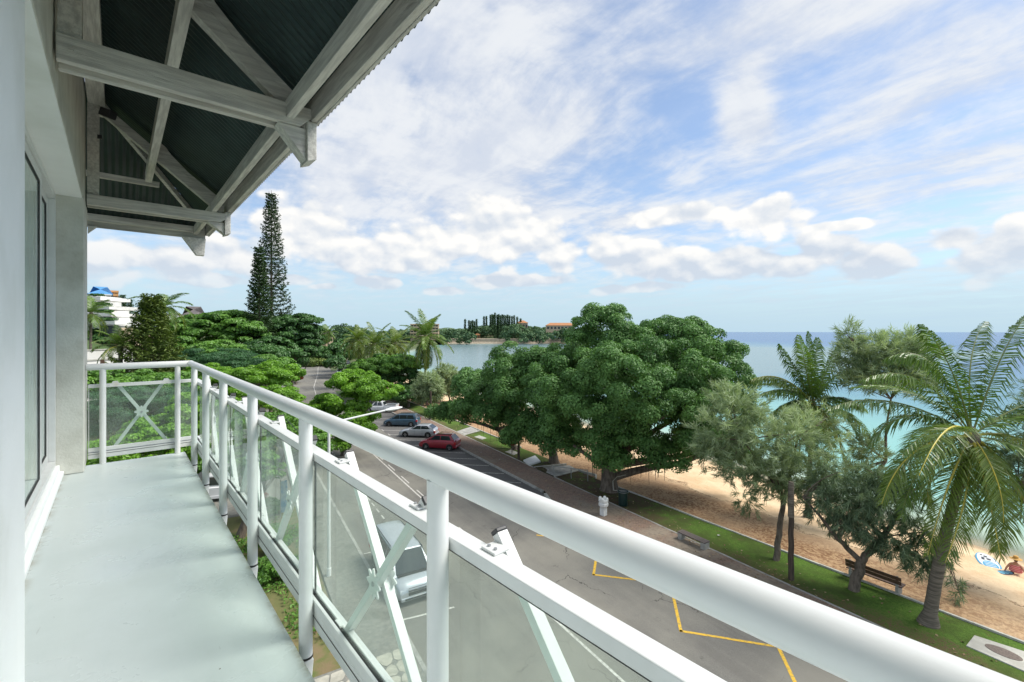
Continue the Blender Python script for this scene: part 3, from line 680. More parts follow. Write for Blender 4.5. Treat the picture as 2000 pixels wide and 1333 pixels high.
# crossed bars with a rosette in each bay
def rosette(m, c, axis, r=0.062, th=0.006):
    n = 64; poly = [((r*(0.80+0.20*math.cos(8*2*PI*k/n)))*math.cos(2*PI*k/n), (r*(0.80+0.20*math.cos(8*2*PI*k/n)))*math.sin(2*PI*k/n)) for k in range(n)]
    if axis == 'x': m.prism([(c[1]+a, c[2]+b) for a, b in poly], 'x', c[0], c[0]+th)
    else: m.prism([(c[0]+a, c[2]+b) for a, b in poly], 'y', c[1], c[1]+th)
def cross(yc, w=0.375, xc=0.812):
    cb = {}
    zc, h = 0.49, 0.435
    for sgn in (1, -1):
        o = 0.0157 if sgn > 0 else -0.0157
        p0 = (xc+o, yc-sgn*w, zc-h); p1 = (xc+o, yc+sgn*w, zc+h)
        m = MB(); m.beam(p0, p1, 0.030, 0.036, up=(1,0,0)); br = m.build('diagonal_bar', ALU, rl, bevel=0.002)
        d = (Vector(p1)-Vector(p0)).normalized()
        for e, q in ((1, p1), (-1, p0)):
            m = MB(); a = Vector(q)+d*e*0.0005; m.beam(a, a+d*e*0.012, 0.032, 0.038, up=(1,0,0)); m.build('end_cap', CAPM, br, bevel=0.003)
            zz = 0.905 if e > 0 else 0.125
            m = MB(); qy = q[1]-e*sgn*0.03
            m.box(0.760, xc+o-.0155, qy-.03, qy+.03, (0.9005 if e > 0 else .155), (0.908 if e > 0 else .168)); m.build('clamp_plate', ALU, br, bevel=0.002)
            m = MB()
            for k in (-1, 1): m.tube([(0.776, qy+k*.014, zz+.003), (0.776, qy+k*.014, zz+.008)], 0.005, 8)
            m.build('screw', STEEL, br)
    m = MB(); rosette(m, (xc+0.0315, yc, zc), 'x'); m.build('rosette', ALU, rl, bevel=0.001); m = MB(); rosette(m, (xc-0.0378, yc, zc), 'x'); rs = m.build('rosette', ALU, rl, bevel=0.001)
    m = MB(); m.tube([(xc-0.042, yc, zc), (xc+0.042, yc, zc)], 0.010, 12); m.build('rosette_bolt', STEEL, rs)
for i in range(1, len(POSTS)-1):
    cross((POSTS[i]+POSTS[i+1])/2+(.055 if i == 1 else 0), w=min(0.385, (POSTS[i+1]-POSTS[i])/2-.09))
xc = 0.2245
for sgn in (1, -1):
    o = 0.0125*sgn
    m = MB(); m.beam((xc-sgn*0.237, 7.060+o, 0.165), (xc+sgn*0.237, 7.060+o, 0.915), 0.034, 0.024, up=(0,1,0)); m.build('diagonal_bar', ALU, rl, bevel=0.002)
for s_ in (1, -1):
    m = MB(); m.prism([(xc+s_*0.237-.035, 0.900), (xc+s_*0.237+.035, 0.900), (xc+s_*0.237+.02, 0.925), (xc+s_*0.237-.02, 0.925)], 'y', 6.992, 7.03); m.build('clamp_plate', ALU, rl)
m = MB(); rosette(m, (xc, 7.087, 0.54), 'y', 0.068); m.build('rosette', ALU, rl, bevel=0.001); m = MB(); rosette(m, (xc, 7.0225, 0.54), 'y', 0.068); rs = m.build('rosette', ALU, rl, bevel=0.001)
m = MB(); m.tube([(xc, 7.016, 0.54), (xc, 7.03, 0.54)], 0.012, 12); m.build('rosette_bolt', STEEL, rs)

# ------------------------------------------------------------------ land, sea, road
COAST = [(-120,38),(-60,38.5),(7,39.3),(12,39.5),(27,42.5),(60,43.3),(94,43.5),(127,43),(170,45),(225,60),(290,90),(370,132),(440,165),(479,190),(462,215),(440,245),(418,290),(395,345),(400,375),(440,400),(520,400),(640,330),(760,260),(900,200),(900,-600),(-120,-600)]
def coast_dist(u, v):      # positive on land
    u = np.asarray(u, float); v = np.asarray(v, float); best = np.full(u.shape, 1e9); ins = np.zeros(u.shape, bool)
    n = len(COAST)
    for i in range(n):
        (a, b), (c, d) = COAST[i], COAST[(i+1) % n]
        ex, ey = c-a, d-b; t = np.clip(((u-a)*ex+(v-b)*ey)/(ex*ex+ey*ey), 0, 1)
        best = np.minimum(best, np.hypot(u-a-t*ex, v-b-t*ey))
        cond = ((b > v) != (d > v)) & (u < (c-a)*(v-b)/((d-b) if d != b else 1e-9)+a)
        ins ^= cond
    return np.where(ins, best, -best)
def sstep(x, a, b):
    t = np.clip((x-a)/(b-a), 0, 1); return t*t*(3-2*t)
def hills(u, v):
    h = 14.0*sstep(-v, -4, 52)*sstep(u, 62, 150)+5*sstep(-v, 10, 90)*sstep(u, 10, 80)
    h = h*(1-0.35*sstep(u, 230, 420))
    h = h+15.5*np.exp(-(((u-560)/80.0)**2+((v-330)/60.0)**2))*1.0+10*np.exp(-(((u-600)/110.0)**2+((v-190)/70.0)**2))
    return h
def ground_z(u, v):
    sdist = coast_dist(u, v)
    return GZ-0.03+hills(u, v)*sstep(sdist, 12, 60)-1.55*sstep(-sdist, -15, 4)-5.0*sstep(-sdist, 0, 40)
us = np.concatenate([np.arange(-120, 200, 3.0), np.arange(200, 880, 8.0)]); vs_ = np.concatenate([np.arange(-420, -60, 8.0), np.arange(-60, 60, 3.0), np.arange(60, 440, 8.0)])
UU, VV = np.meshgrid(us, vs_, indexing='ij'); ZZ = ground_z(UU, VV)
near = (VV > 23) & (UU < 134) & (VV < 60); ZZ = np.where(near, ZZ-0.7, ZZ)
XX = UU*SA+VV*CA; YY = UU*CA-VV*SA
def grid_mesh(name, X, Y, Z, mat, attrs=None, parent=None, smooth=True, mask=None, **kw):
    a, b = X.shape; me = bpy.data.meshes.new(name)
    co = np.stack([X, Y, Z], -1).reshape(-1, 3); I = np.arange(a*b).reshape(a, b)
    fc = np.stack([I[:-1, :-1], I[:-1, 1:], I[1:, 1:], I[1:, :-1]], -1).reshape(-1, 4)
    p0, p1, p3 = co[fc[0, 0]], co[fc[0, 1]], co[fc[0, 3]]
    if np.cross(p1-p0, p3-p0)[2] < 0: fc = fc[:, ::-1]
    if mask is not None: fc = fc[mask.reshape(-1)]
    me.from_pydata(co.tolist(), [], fc.tolist()); me.update()
    for k, val in (attrs or {}).items():
        at = me.attributes.new(k, 'FLOAT', 'POINT'); at.data.foreach_set('value', val.reshape(-1).astype(np.float32))
    me.materials.append(mat)
    if smooth: me.polygons.foreach_set('use_smooth', [True]*len(me.polygons))
    return link(name, me, parent, **kw)
GROUNDM = pm('garden_soil_and_grass', (0.085,0.115,0.035), (0.13,0.105,0.06), 0.6, 0.95, 0.6, 8, c3=(0.055,0.10,0.025), s3=0.15, b3=(0.4,0.6))
grid_mesh('ground', XX, YY, ZZ, GROUNDM, kind='structure')

# road: straight along the buildings, then bending right towards the bay
LINE = [(-40, 10.5), (0, 10.5), (40, 10.5), (70, 10.6), (90, 11.4), (108, 13.2), (125, 16), (145, 19.2), (165, 22), (185, 26), (205, 31.5), (225, 38), (250, 47), (280, 57)]
road = ribbon(LINE, -4.7, 4.75, GZ+0.004, 'road', ASPH, kind='structure')
sheet([(-40, 15.2), (27.6, 15.2), (27.6, 18.35), (-40, 18.35)], GZ+0.0045, 'bus_bay', ASPH, road)
sheet([(28.2, 15.2), (84, 15.2), (84, 19.72), (27.6, 19.72), (27.6, 15.2)], GZ+0.005, 'parking_bay_surface', ASPHD, road)
ribbon(LINE[2:], -6.9, -4.72, GZ+0.11, 'far_pavement', SIDEW, None, kind='structure')
sheet([(100, 15.5), (118, 18.5), (150, 25), (150, 29), (118, 23.5), (98, 20.5)], GZ+0.0055, 'side_parking_surface', ASPH, road)
def mark(pts, wd, mt=PAINTW, z=0.010):
    for (a, b) in zip(pts[:-1], pts[1:]):
        A, B = Vector(a), Vector(b); d = (B-A).normalized(); n = Vector((-d.y, d.x))*wd/2
        sheet([tuple(A-n-d*wd*.4), tuple(B-n+d*wd*.4), tuple(B+n+d*wd*.4), tuple(A+n-d*wd*.4)], GZ+z, 'painted_line', mt, road)
def follow(line, off, u0, u1):
    pts = []
    for i in range(len(line)-1):
        (a, b), (c, d) = line[i], line[i+1]
        if c < u0 or a > u1: continue
        for t in np.linspace(0, 1, 5):
            u = a+(c-a)*t
            if u0 <= u <= u1: pts.append((u, b+(d-b)*t+off))
    return pts
L0 = follow(LINE, 1.0, -10, 250)
m = MB()
ribbon([(u, v) for u, v in L0], -0.055, 0.055, GZ+0.0105, 'painted_line', PAINTW, road)
for k in range(14):
    u = 24+k*3.9 if k < 12 else 0
    if u: mark([(u, 11.78), (u+2.0, 11.78)], 0.10)
for k in range(30):
    u = 26+k*1.25; mark([(u, 8.15), (u+0.62, 8.15)], 0.09, z=0.011)
mark([(18.9, 5.95), (18.6, 8.15)], 0.10); mark([(25.6, 5.95), (25.6, 8.1)], 0.10)
# parking bays
for (a, b, c, d) in [(34.8,15.3,31.1,19.5),(37.4,15.3,33.9,19.5),(39.9,15.3,36.6,19.5),(42.4,15.3,39.1,19.5),(44.9,15.3,41.6,19.5),(47.9,15.3,44.6,19.5),(50.7,15.3,47.5,19.5),(53.7,15.3,50.4,19.5),(56.5,15.3,53.3,19.5),(59.5,15.3,56.4,19.5),(62.6,15.3,59.5,19.5),(65.6,15.3,62.5,19.5),(68.8,15.3,65.7,19.5),(72,15.3,69,19.5)]:
    mark([(a, b), (c, d)], 0.10, z=0.012); mark([(a-.45, b), (a+.45, b)], 0.09, z=0.013)
# yellow zigzag of the bus stop
zz_ = []; u = 22.6
for k in range(7):
    zz_.append((u, 15.35+0.1*math.sin(k*2)) if k % 2 == 0 else (u, 17.9)); u -= 2.56
mark(zz_, 0.13, PAINTY, 0.012)
# distant crossing and arrows
for (a, b, c, d) in [(590,735,640,731),(640,705,652,700),(618,722,632,718)]:
    p, q = UV(G(a, b)), UV(G(c, d)); mark([p, q], 0.45)
    break
p, q = UV(G(622,713)), UV(G(630,709)); mark([p, q], 0.25)
p, q = UV(G(585,733)), UV(G(632,731)); mark([p, q], 0.5)

# kerbs
def kerb(line, w0, w1, z0, z1, name='kerb', mt=CONC, step=1.0, parent=None, gap=0.012, **kw):
    m = MB(); L = [Vector(p) for p in line]
    for a, b in zip(L[:-1], L[1:]):
        n = max(1, round((b-a).length/step)); d = (b-a)/n; dn = d.normalized(); nn = Vector((-dn.y, dn.x)); nn = nn if nn.y > 0 else -nn
        for i in range(n):
            p = a+d*i+dn*gap/2; q = a+d*(i+1)-dn*gap/2
            c = [p+nn*w0, q+nn*w0, q+nn*w1, p+nn*w1]; j = R.uniform(-.006, .006)
            vs = [P(x.x, x.y, z0) for x in c]+[P(x.x, x.y, z1+j) for x in c]
            if (vs[1]-vs[0]).cross(vs[2]-vs[0]).z < 0: vs = [vs[0], vs[3], vs[2], vs[1], vs[4], vs[7], vs[6], vs[5]]
            m.hexa(vs)
    return m.build(name, mt, parent, bevel=0.0, **kw)
kerb([(4, 5.72), (80, 5.72)], -0.08, 0.08, GZ-.05, GZ+0.135, 'kerb', CONC, kind='structure')
kerb([(28.4, 19.82), (96, 19.82)], -0.09, 0.09, GZ-.05, GZ+0.14, 'kerb', CONC, kind='structure')
kerb([(-20, 18.45), (24.6, 18.45), (27.9, 19.65)], -0.10, 0.10, GZ-.05, GZ+0.14, 'kerb', CONCL, kind='structure')
m = MB()
# pavement on the building side, promenade, lawn, beach curb
sheet([(4, 3.6), (80, 3.6), (80, 5.64), (4, 5.64)], GZ+0.12, 'pavement', SIDEW, kind='structure')
sheet([(-30, 18.56), (24.5, 18.56), (27.9, 19.76), (28.4, 19.92), (98, 19.92), (120, 24), (150, 30), (150, 33), (98, 22.45), (-30, 22.45)], GZ+0.125, 'promenade', PAVERS, kind='structure')
kerb([(-20, 22.50), (30.6, 22.50)], -0.05, 0.05, GZ-.02, GZ+0.145, 'lawn_edging', CONC, 1.0, kind='structure')
kerb([(33.8, 22.50), (98, 22.50)], -0.05, 0.05, GZ-.02, GZ+0.145, 'lawn_edging', CONCL, 1.0, kind='structure')
def lawn_z(u, v): return GZ+0.13-0.015*(v-22.5)+0.02*np.sin(u*0.9)*np.sin(v*1.3)
def curb_v(u): return np.interp(u, [-20, 4.9, 17.8, 20.9, 26.5, 60, 98], [27.0, 26.2, 25.6, 25.55, 25.3, 25.4, 25.4])
uu = np.arange(-20, 98.1, 0.5); tt = np.linspace(0, 1, 10); U2, T2 = np.meshgrid(uu, tt, indexing='ij'); V2 = 22.555+(curb_v(U2)-0.06-22.555)*T2
grid_mesh('lawn', U2*SA+V2*CA, U2*CA-V2*SA, lawn_z(U2, V2), GRASS, {'tint': T2, 'bare': sstep(U2, 17, 24)*sstep(-U2, -39, -33)}, kind='structure')
kerb([(-20, 27.0), (4.9, 26.2), (17.8, 25.6), (26.6, 25.3)], -0.055, 0.055, GZ-.4, GZ+0.15, 'beach_kerb', CONCL, 1.5, kind='structure')
kerb([(40.4, 25.4), (98, 25.4)], -0.055, 0.055, GZ-.4, GZ+0.15, 'beach_kerb', CONCL, 1.5, kind='structure')
# beach
uu = np.concatenate([np.arange(-40, 60, 0.4), np.arange(60, 150, 1.0)]); tt = np.linspace(0, 1.6, 72); U2, T2 = np.meshgrid(uu, tt, indexing='ij')
sh_v = np.interp(U2, [c[0] for c in COAST[:12]], [c[1] for c in COAST[:12]])+0.5*np.sin(U2*0.21)+0.25*np.sin(U2*0.77)
cv = curb_v(U2)+0.02; V2 = cv+(sh_v-cv)*T2
Zb = GZ-0.02-1.30*np.clip(T2, 0, 2)**1.35+0.045*np.sin(U2*1.7+V2)*np.sin(V2*2.1)*(T2 < .95)+0.03*np.sin(U2*3.9-V2*2.2)*np.sin(V2*3.7+U2)*(T2 < .9)
far = np.clip((U2-0)/26.0, 0, 1)*(T2 < 2)
grid_mesh('beach', U2*SA+V2*CA, U2*CA-V2*SA, Zb, SAND, {'tint': T2, 'far': far}, kind='structure')
SEAZ = GZ-1.30
# sea: fine near the shore, coarse out to the horizon
ua = np.concatenate([-np.geomspace(12000, 60, 14), np.arange(-50, 150, 1.5), np.arange(150, 520, 6), np.geomspace(520, 12000, 14)])
va = np.concatenate([np.arange(36, 62, 0.75), np.arange(62, 130, 3.0), np.arange(130, 400, 6), np.geomspace(400, 12000, 16)])
U2, V2 = np.meshgrid(ua, va, indexing='ij'); dd = -coast_dist(U2, V2)
sh1 = np.interp(U2, [c[0] for c in COAST[:12]], [c[1] for c in COAST[:12]])+0.5*np.sin(U2*0.21)+0.25*np.sin(U2*0.77)
dd = np.where((U2 < 150) & (U2 > -40), np.minimum(np.maximum(dd, -3), np.maximum(V2-sh1, -3)), dd)
opn = sstep(400-U2, 0, 300)
tint = np.clip(dd, 0, None)/100.0
bay = (U2 > 70) & (V2 < 420); tint = np.where(bay, np.minimum(tint, 1.2), tint)
grid_mesh('sea', U2*SA+V2*CA, U2*CA-V2*SA, np.full(U2.shape, SEAZ), SEA, {'tint': tint, 'bay': (sstep(U2, 62, 90)*sstep(430-V2, 0, 60)*(U2 < 480)).astype(float)}, kind='structure')
# seabed far below so the water has a floor
m = MB(); m.box(-14000, 14000, -14000, 14000, GZ-12, GZ-11); m.build('seabed', SAND, None, kind='structure')

# seawall and shore of the headland
def along(pts, step):
    out = []
    for (a, b) in zip(pts[:-1], pts[1:]):
        A, B = Vector(a), Vector(b); n = max(1, int((B-A).length/step))
        out += [A+(B-A)*i/n for i in range(n)]
    return out+[Vector(pts[-1])]
sw = along([(430, 175), (479, 189), (463, 214), (441, 244), (419, 289), (396, 343)], 6)
m = MB(); vs = []
for i, p in enumerate(sw):
    d = (sw[min(i+1, len(sw)-1)]-sw[max(i-1, 0)]).normalized(); n = Vector((-d.y, d.x)); 
    if coast_dist(np.array(p.x+n.x*4), np.array(p.y+n.y*4)) < 0: n = -n
    for off, z in ((-3.5, SEAZ-.6), (0.5, SEAZ+2.2+R.uniform(-.3, .3)), (1.2, SEAZ+5.2), (12, SEAZ+5.6)):
        q = p+n*off; vs.append(P(q.x, q.y, z))
for i in range(len(sw)-1):
    for k in range(3): a = 4*i+k; m.f.append((a, a+1, a+5, a+4))
m.v = vs; m.mi = [0]*len(m.f)
WALLM = pm('seawall_stone', (0.42,0.35,0.26), (0.28,0.23,0.17), 0.8, 0.9, 0.5, 2)
m.build('seawall', WALLM, None, label='long low stone seawall round the far headland across the bay', cat='seawall')
# deck and path slabs, crazy paving by the building
pv = thing('stone_patio', tuple(P(13, 2.2, GZ+.11)), 'crazy paving of pale irregular stone slabs beside the kerb below the railing', 'paving')
STONE = pm('pale_stone', (0.46,0.44,0.36), (0.34,0.33,0.27), 3, 0.85, 0.3, 20)
m = MB(); vs = [P(u, v, GZ+.118) for u, v in ((2, 0.9), (17.2, 0.9), (17.2, 5.55), (2, 5.55))]
m2 = MB(); m2.add(vs, [(0, 3, 2, 1)] if (vs[1]-vs[0]).cross(vs[2]-vs[0]).z < 0 else [(0,1,2,3)]); m2.build('mortar_bed', SIDEW, pv)
nu, nv = 24, 8; jit = {}
for i in range(nu+1):
    for j in range(nv+1): jit[(i, j)] = (2.1+i*(15.0/nu)+R.uniform(-.19, .19)*(0 < i < nu), 1.0+j*(4.5/nv)+R.uniform(-.17, .17)*(0 < j < nv))
for i in range(nu):
    for j in range(nv):
        q = [jit[(i, j)], jit[(i+1, j)], jit[(i+1, j+1)], jit[(i, j+1)]]; cx = sum(a for a, b in q)/4; cy = sum(b for a, b in q)/4
        q = [(cx+(a-cx)*0.92, cy+(b-cy)*0.92) for a, b in q]; h = R.uniform(.125, .14)
        o = []
        for k in range(4):   # cut corners to make irregular polygons
            a, b, c = q[k-1], q[k], q[(k+1) % 4]; t = R.uniform(.08, .3)
            o += [(b[0]+(a[0]-b[0])*t, b[1]+(a[1]-b[1])*t), (b[0]+(c[0]-b[0])*t, b[1]+(c[1]-b[1])*t)]
        m = MB(); n = 8; bt = [P(a, b, GZ+.1) for a, b in o]; tp = [P(a, b, GZ+h) for a, b in o]
        m.add(bt+tp, [tuple(range(n, 2*n))]+[(k, (k+1) % n, n+(k+1) % n, n+k) for k in range(n)])
        if (tp[1]-tp[0]).cross(tp[3]-tp[0]).z < 0: m.f = [tuple(reversed(f)) for f in m.f]
        m.build('stone', STONE, pv)
GARDM = pm('garden_bed', (0.10,0.14,0.03), (0.20,0.15,0.075), 1.3, .95, .8, 12, c3=(0.13,0.135,0.045), s3=.5, b3=(.5,.62))
# garden strip between the building and the pavement
sheet([(17.3, -1.0), (60, -1.0), (60, 3.55), (17.3, 3.55)], GZ+0.03, 'garden', GARDM, kind='structure')
sheet([(35, -3.0), (50, -3.0), (50, 3.6), (35, 3.6)], GZ+0.036, 'driveway', SIDEW, kind='structure')

# ------------------------------------------------------------------ vegetation
def gz(u, v):
    if v > 22.5 and u < 98:
        if v < float(curb_v(u)): return float(lawn_z(u, v))
        shv = float(np.interp(u, [c[0] for c in COAST[:12]], [c[1] for c in COAST[:12]])); t = (v-curb_v(u))/(shv-curb_v(u))
        return float(GZ-0.02-1.30*min(max(t, 0), 2)**1.35)
    return float(ground_z(np.array(float(u)), np.array(float(v))))
def onground(p, sink=0.1):
    u, v = UV(p); return Vector((p[0], p[1], gz(u, v)-sink))
def B(px, py, d, rx, ry, dp=1.0):
    c = at3(px, py, d); k = d/F
    return (c, (rx*k*dp if False else rx*k, rx*k, ry*k))
def tree(name, label, cat, base, blobs, mat, sub, sub_r, per, leaf, trunk_r=0.3, group=None, bark=None, flat=0.75, fork=0.35, aspect=0.55, zmin=-0.35, subflat=None, limbs=True, fill=0.25, nlimb=8, top=None, jit=.45, **kw):
    base = Vector(base); root = thing(name, base, label, cat, group)
    C, N, T = crown(blobs, sub, sub_r, per, flat=flat, zmin=zmin, subflat=subflat, fill=fill, jit=jit)
    blades('crown', C, N, leaf, mat, root, aspect=aspect, tint=T)
    m = MB(); cen = sum((Vector(b[0]) for b in blobs), Vector())/len(blobs)
    fk = Vector(top) if top is not None else base+(Vector((cen.x, cen.y, cen.z))-base)*fork
    m.tube([base, base+Vector((0, 0, .25)), base.lerp(fk, .5), fk], [trunk_r*1.5, trunk_r*1.1, trunk_r*.92, trunk_r*.8], 12)
    if limbs:
        for b in sorted(blobs, key=lambda b: -b[1][0])[:nlimb]:
            limb(m, fk-Vector((0, 0, .2)), Vector(b[0])-Vector((0, 0, b[1][2]*0.2)), trunk_r*.55, trunk_r*.14)
    m.build('trunk', bark or BARK, root, smooth=True)
    return root

# --- the three banyans
bA = [B(1225,755,36,190,105), B(1175,655,38,70,48), B(1325,680,37,80,55), B(1405,765,36,62,70), B(1385,868,35,62,48), B(1245,880,33.5,62,50), B(1125,820,34.5,62,66), B(1215,740,31.5,82,64), B(1305,800,32.5,76,58), B(1440,810,35,30,60), B(1180,615,37,28,16), B(1300,650,37,40,28), B(1160,880,33,40,36), B(1300,890,33,44,36), B(1205,905,33,34,30), B(1340,840,33,60,50), B(1215,835,34.5,80,58), B(1255,700,35.5,70,52), B(1330,760,34,74,56), B(1180,800,33,60,50), B(1430,890,34.5,34,30), B(1420,700,37,36,30)]
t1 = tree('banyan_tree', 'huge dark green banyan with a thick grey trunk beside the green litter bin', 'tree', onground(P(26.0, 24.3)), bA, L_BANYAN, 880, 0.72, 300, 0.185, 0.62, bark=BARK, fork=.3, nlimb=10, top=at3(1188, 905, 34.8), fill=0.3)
m = MB(); limb(m, at3(1190, 935, 34.8), at3(1330, 905, 34.2), .34, .22, .05, 10); limb(m, at3(1330, 905, 34.2), at3(1470, 850, 33.5), .22, .06, .05, 10); limb(m, at3(1190, 920, 34.8), at3(1120, 870, 34.8), .25, .1, .05)
m.build('low_limb', BARK, t1, smooth=True)
def roots(parent, spots):
    for (px, y0, y1, d) in spots:
        m = MB(); a = at3(px, y0, d); b = at3(px+R.uniform(-1, 1), y1, d); limb(m, a, b, 0.035, 0.012, 0.02, 5, 4); m.build('aerial_root', WOODP, parent)
roots(t1, [(1150+R.uniform(0, 30), 905, R.uniform(920, 938), 34.3) for _ in range(5)]+[(1225+i*9+R.uniform(-3, 3), 900, R.uniform(925, 948), 34) for i in range(9)]+[(1280, 895, 938, 34), (1284, 895, 934, 34)])
bB = [B(1060,760,42,92,70), B(1015,725,44,62,48), B(1085,850,40.5,48,46), B(1135,715,43,72,50), B(1100,790,39,60,60), B(1060,840,41,44,34), B(1110,865,38,40,44), B(1020,850,43,36,34)]
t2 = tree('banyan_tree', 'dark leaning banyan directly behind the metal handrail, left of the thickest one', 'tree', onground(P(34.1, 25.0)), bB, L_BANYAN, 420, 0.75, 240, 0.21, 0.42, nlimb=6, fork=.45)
bC = [B(955,790,47,66,42), B(930,755,49,44,30), B(898,808,49,36,24), B(862,812,50,22,17), B(1000,825,46,40,34), B(985,770,48,50,40)]
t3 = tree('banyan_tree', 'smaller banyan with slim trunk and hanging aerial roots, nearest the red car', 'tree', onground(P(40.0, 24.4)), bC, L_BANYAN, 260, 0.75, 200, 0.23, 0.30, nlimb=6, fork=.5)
roots(t3, [(933+R.uniform(-3, 3)+i*7, 812, R.uniform(838, 868), 47+R.uniform(-1, 1)) for i in range(16)])

# --- palms
def frond(name, base, az, e0, L, droop, parent, mat, rmat, n=60, ll=0.7, lw=0.045, wob=0.2, hang=0.55, rr=0.022, sway=0.0, bez=None):
    K = 16; pts = [Vector(base)]; e = e0; a = az
    dirs = []
    if bez is not None:
        c_, t_ = bez; A0 = Vector(base); pts = [A0*(1-t)**2+c_*2*t*(1-t)+t_*t*t for t in (i/K for i in range(K+1))]; dirs = [(pts[i+1]-pts[i]).normalized() for i in range(K)]
        hd = t_-A0; a = math.atan2(hd.x, hd.y)
    for i in range(0 if bez is not None else K):
        t = i/K; e = e0-droop*t**1.15; a = az+sway*t*t
        d = Vector((math.sin(a)*math.cos(e), math.cos(a)*math.cos(e), math.sin(e))); dirs.append(d); pts.append(pts[-1]+d*L/K)
    dirs.append(dirs[-1])
    m = MB(); m.tube(pts, [rr*(1.4-1.2*i/K) for i in range(K+1)], 5, cap=False)
    fr = m.build(name, rmat, parent, smooth=True)
    V = []; F4 = []; F3 = []; T = []; ft = R.uniform(0, .55)
    for i in range(n):
        t = 0.10+0.90*(i+.5)/n; q = t*K; k = min(int(q), K-1); p = pts[k].lerp(pts[k+1], q-k); d = dirs[k]
        side = d.cross(Vector((0, 0, 1)));  side = side.normalized() if side.length > .15 else Vector((math.cos(a), -math.sin(a), 0))
        upv = side.cross(d).normalized()
        l = ll*(math.sin(PI*min(1, t*0.86+0.12))**0.55)*R.uniform(.88, 1.08)
        for s in (-1, 1):
            o = (side*s*0.85+d*(0.45+0.55*t)+upv*(0.22-0.1*t)+Vector((R.uniform(-1, 1), R.uniform(-1, 1), R.uniform(-1, 1)))*wob*0.5).normalized()
            mid = p+o*l*0.5+Vector((0, 0, -1))*l*hang*0.12; o2 = (o+Vector((0, 0, -1))*hang*R.uniform(.7, 1.3)).normalized(); tip = mid+o2*l*0.55
            wv = (d*0.9+upv*R.uniform(-.5, .5)).normalized()*lw*0.5; b = len(V)
            V += [p-wv*.6, p+wv*.6, mid-wv, mid+wv, tip]; F4.append((b, b+2, b+3, b+1)); F3.append((b+2, b+4, b+3)); T += [ft+R.random()*.4]*5
    me = bpy.data.meshes.new('leaflets'); o = Vector(WL.get(fr.name, (0,0,0)))
    me.from_pydata([tuple(v-o) for v in V], [], F4+F3); me.update()
    at = me.attributes.new('tint', 'FLOAT', 'POINT'); at.data.foreach_set('value', T); me.materials.append(mat)
    ob = link('leaflets', me, fr)
    ob['kind'] = 'stuff'
    return fr
def palm(label, base, top, L, nf, leaf=0.7, lw=0.045, n=60, tr=0.16, group=None, mat=None, mat2=None, elo=-70, ehi=84, seed=1, extra=(), coconuts=0, bend=0.05, drp=1.0, tubes=1.0, name='coconut_palm', aimed=(), ad=19.0):
    global R
    keep = R; R = random.Random(seed)
    base, top = Vector(base), Vector(top); root = thing(name, base, label, 'palm tree', group)
    m = MB(); K = 26; pts = []; rad = []; perp = Vector((top-base).cross(Vector((0, 0, 1)))); perp = perp.normalized() if perp.length > .01 else Vector((1, 0, 0))
    hz_ = Vector((top.x-base.x, top.y-base.y, 0))
    for i in range(K+1):
        t = i/K; p = base.lerp(top, t)+hz_*(-bend*math.sin(PI*t)*2)+perp*bend*0.3*math.sin(PI*t)
        pts.append(p); rad.append(tr*(1.0-0.32*t+(0.75*(1-t/0.08) if t < .08 else 0))*(1+0.03*(i % 2)))
    m.tube(pts, rad, 12); m.build('trunk', BARKP, root, smooth=True)
    m = MB(); m.lathe([(tr*.5, -.25), (tr*1.0, 0), (tr*1.25, .2), (tr*.9, .5), (tr*.3, .75)], top, 12); m.build('crown_shaft', BARKP, root, smooth=True)
    lst = []
    for i in range(nf):
        t = (i+.5)/nf; e = math.radians(ehi+(elo-ehi)*t**0.9); az_ = i*2.39996+R.uniform(-.25, .25)
        lst.append((az_, e+R.uniform(-.08, .08), L*R.uniform(.85, 1.05), (0.55+1.0*math.cos(e)*R.uniform(.75, 1.2))*drp, t))
    for (a, e, l, dr, t) in lst+[tuple(x) for x in extra]:
        yel = t > .62
        frond('frond', top+Vector((0, 0, .35)), a, e, l, dr, root, (mat2 or L_PALMY) if yel and R.random() < .6 else (mat or L_PALM), RACH if yel else RACHG, n, leaf, lw, sway=R.uniform(-.25, .25), hang=0.5+0.5*t)
    for (tx, ty, td, cx, cy, cd, ye) in aimed:
        frond('frond', top+Vector((0, 0, .35)), 0, 0, 1, 0, root, (mat2 or L_PALMY) if ye else (mat or L_PALM), RACH if ye else RACHG, n, leaf, lw, hang=1.0 if ty > 850 else R.uniform(1.3, 2.4), wob=.42, bez=(at3(cx, cy, ad+cd), at3(tx, ty, ad+td)), rr=.045 if ye else .03)
    for k in range(coconuts):
        m = MB(); a = k*1.3; c = top+Vector((math.sin(a)*.26, math.cos(a)*.26, -.05-.12*(k % 2))); m.ball(c, (.10, .10, .13), 10, 7); m.build('coconut', RACHG, root, smooth=True)
    R = keep
    return root
def razm(dpx):   # azimuth of an image direction (right = +1) at the camera: helper for aimed fronds
    return YAW+dpx
pb = onground(P(7.3, 24.5)); pt = at3(1898, 868, 19.2)
YR = YAW+PI/2      # to the right in the picture
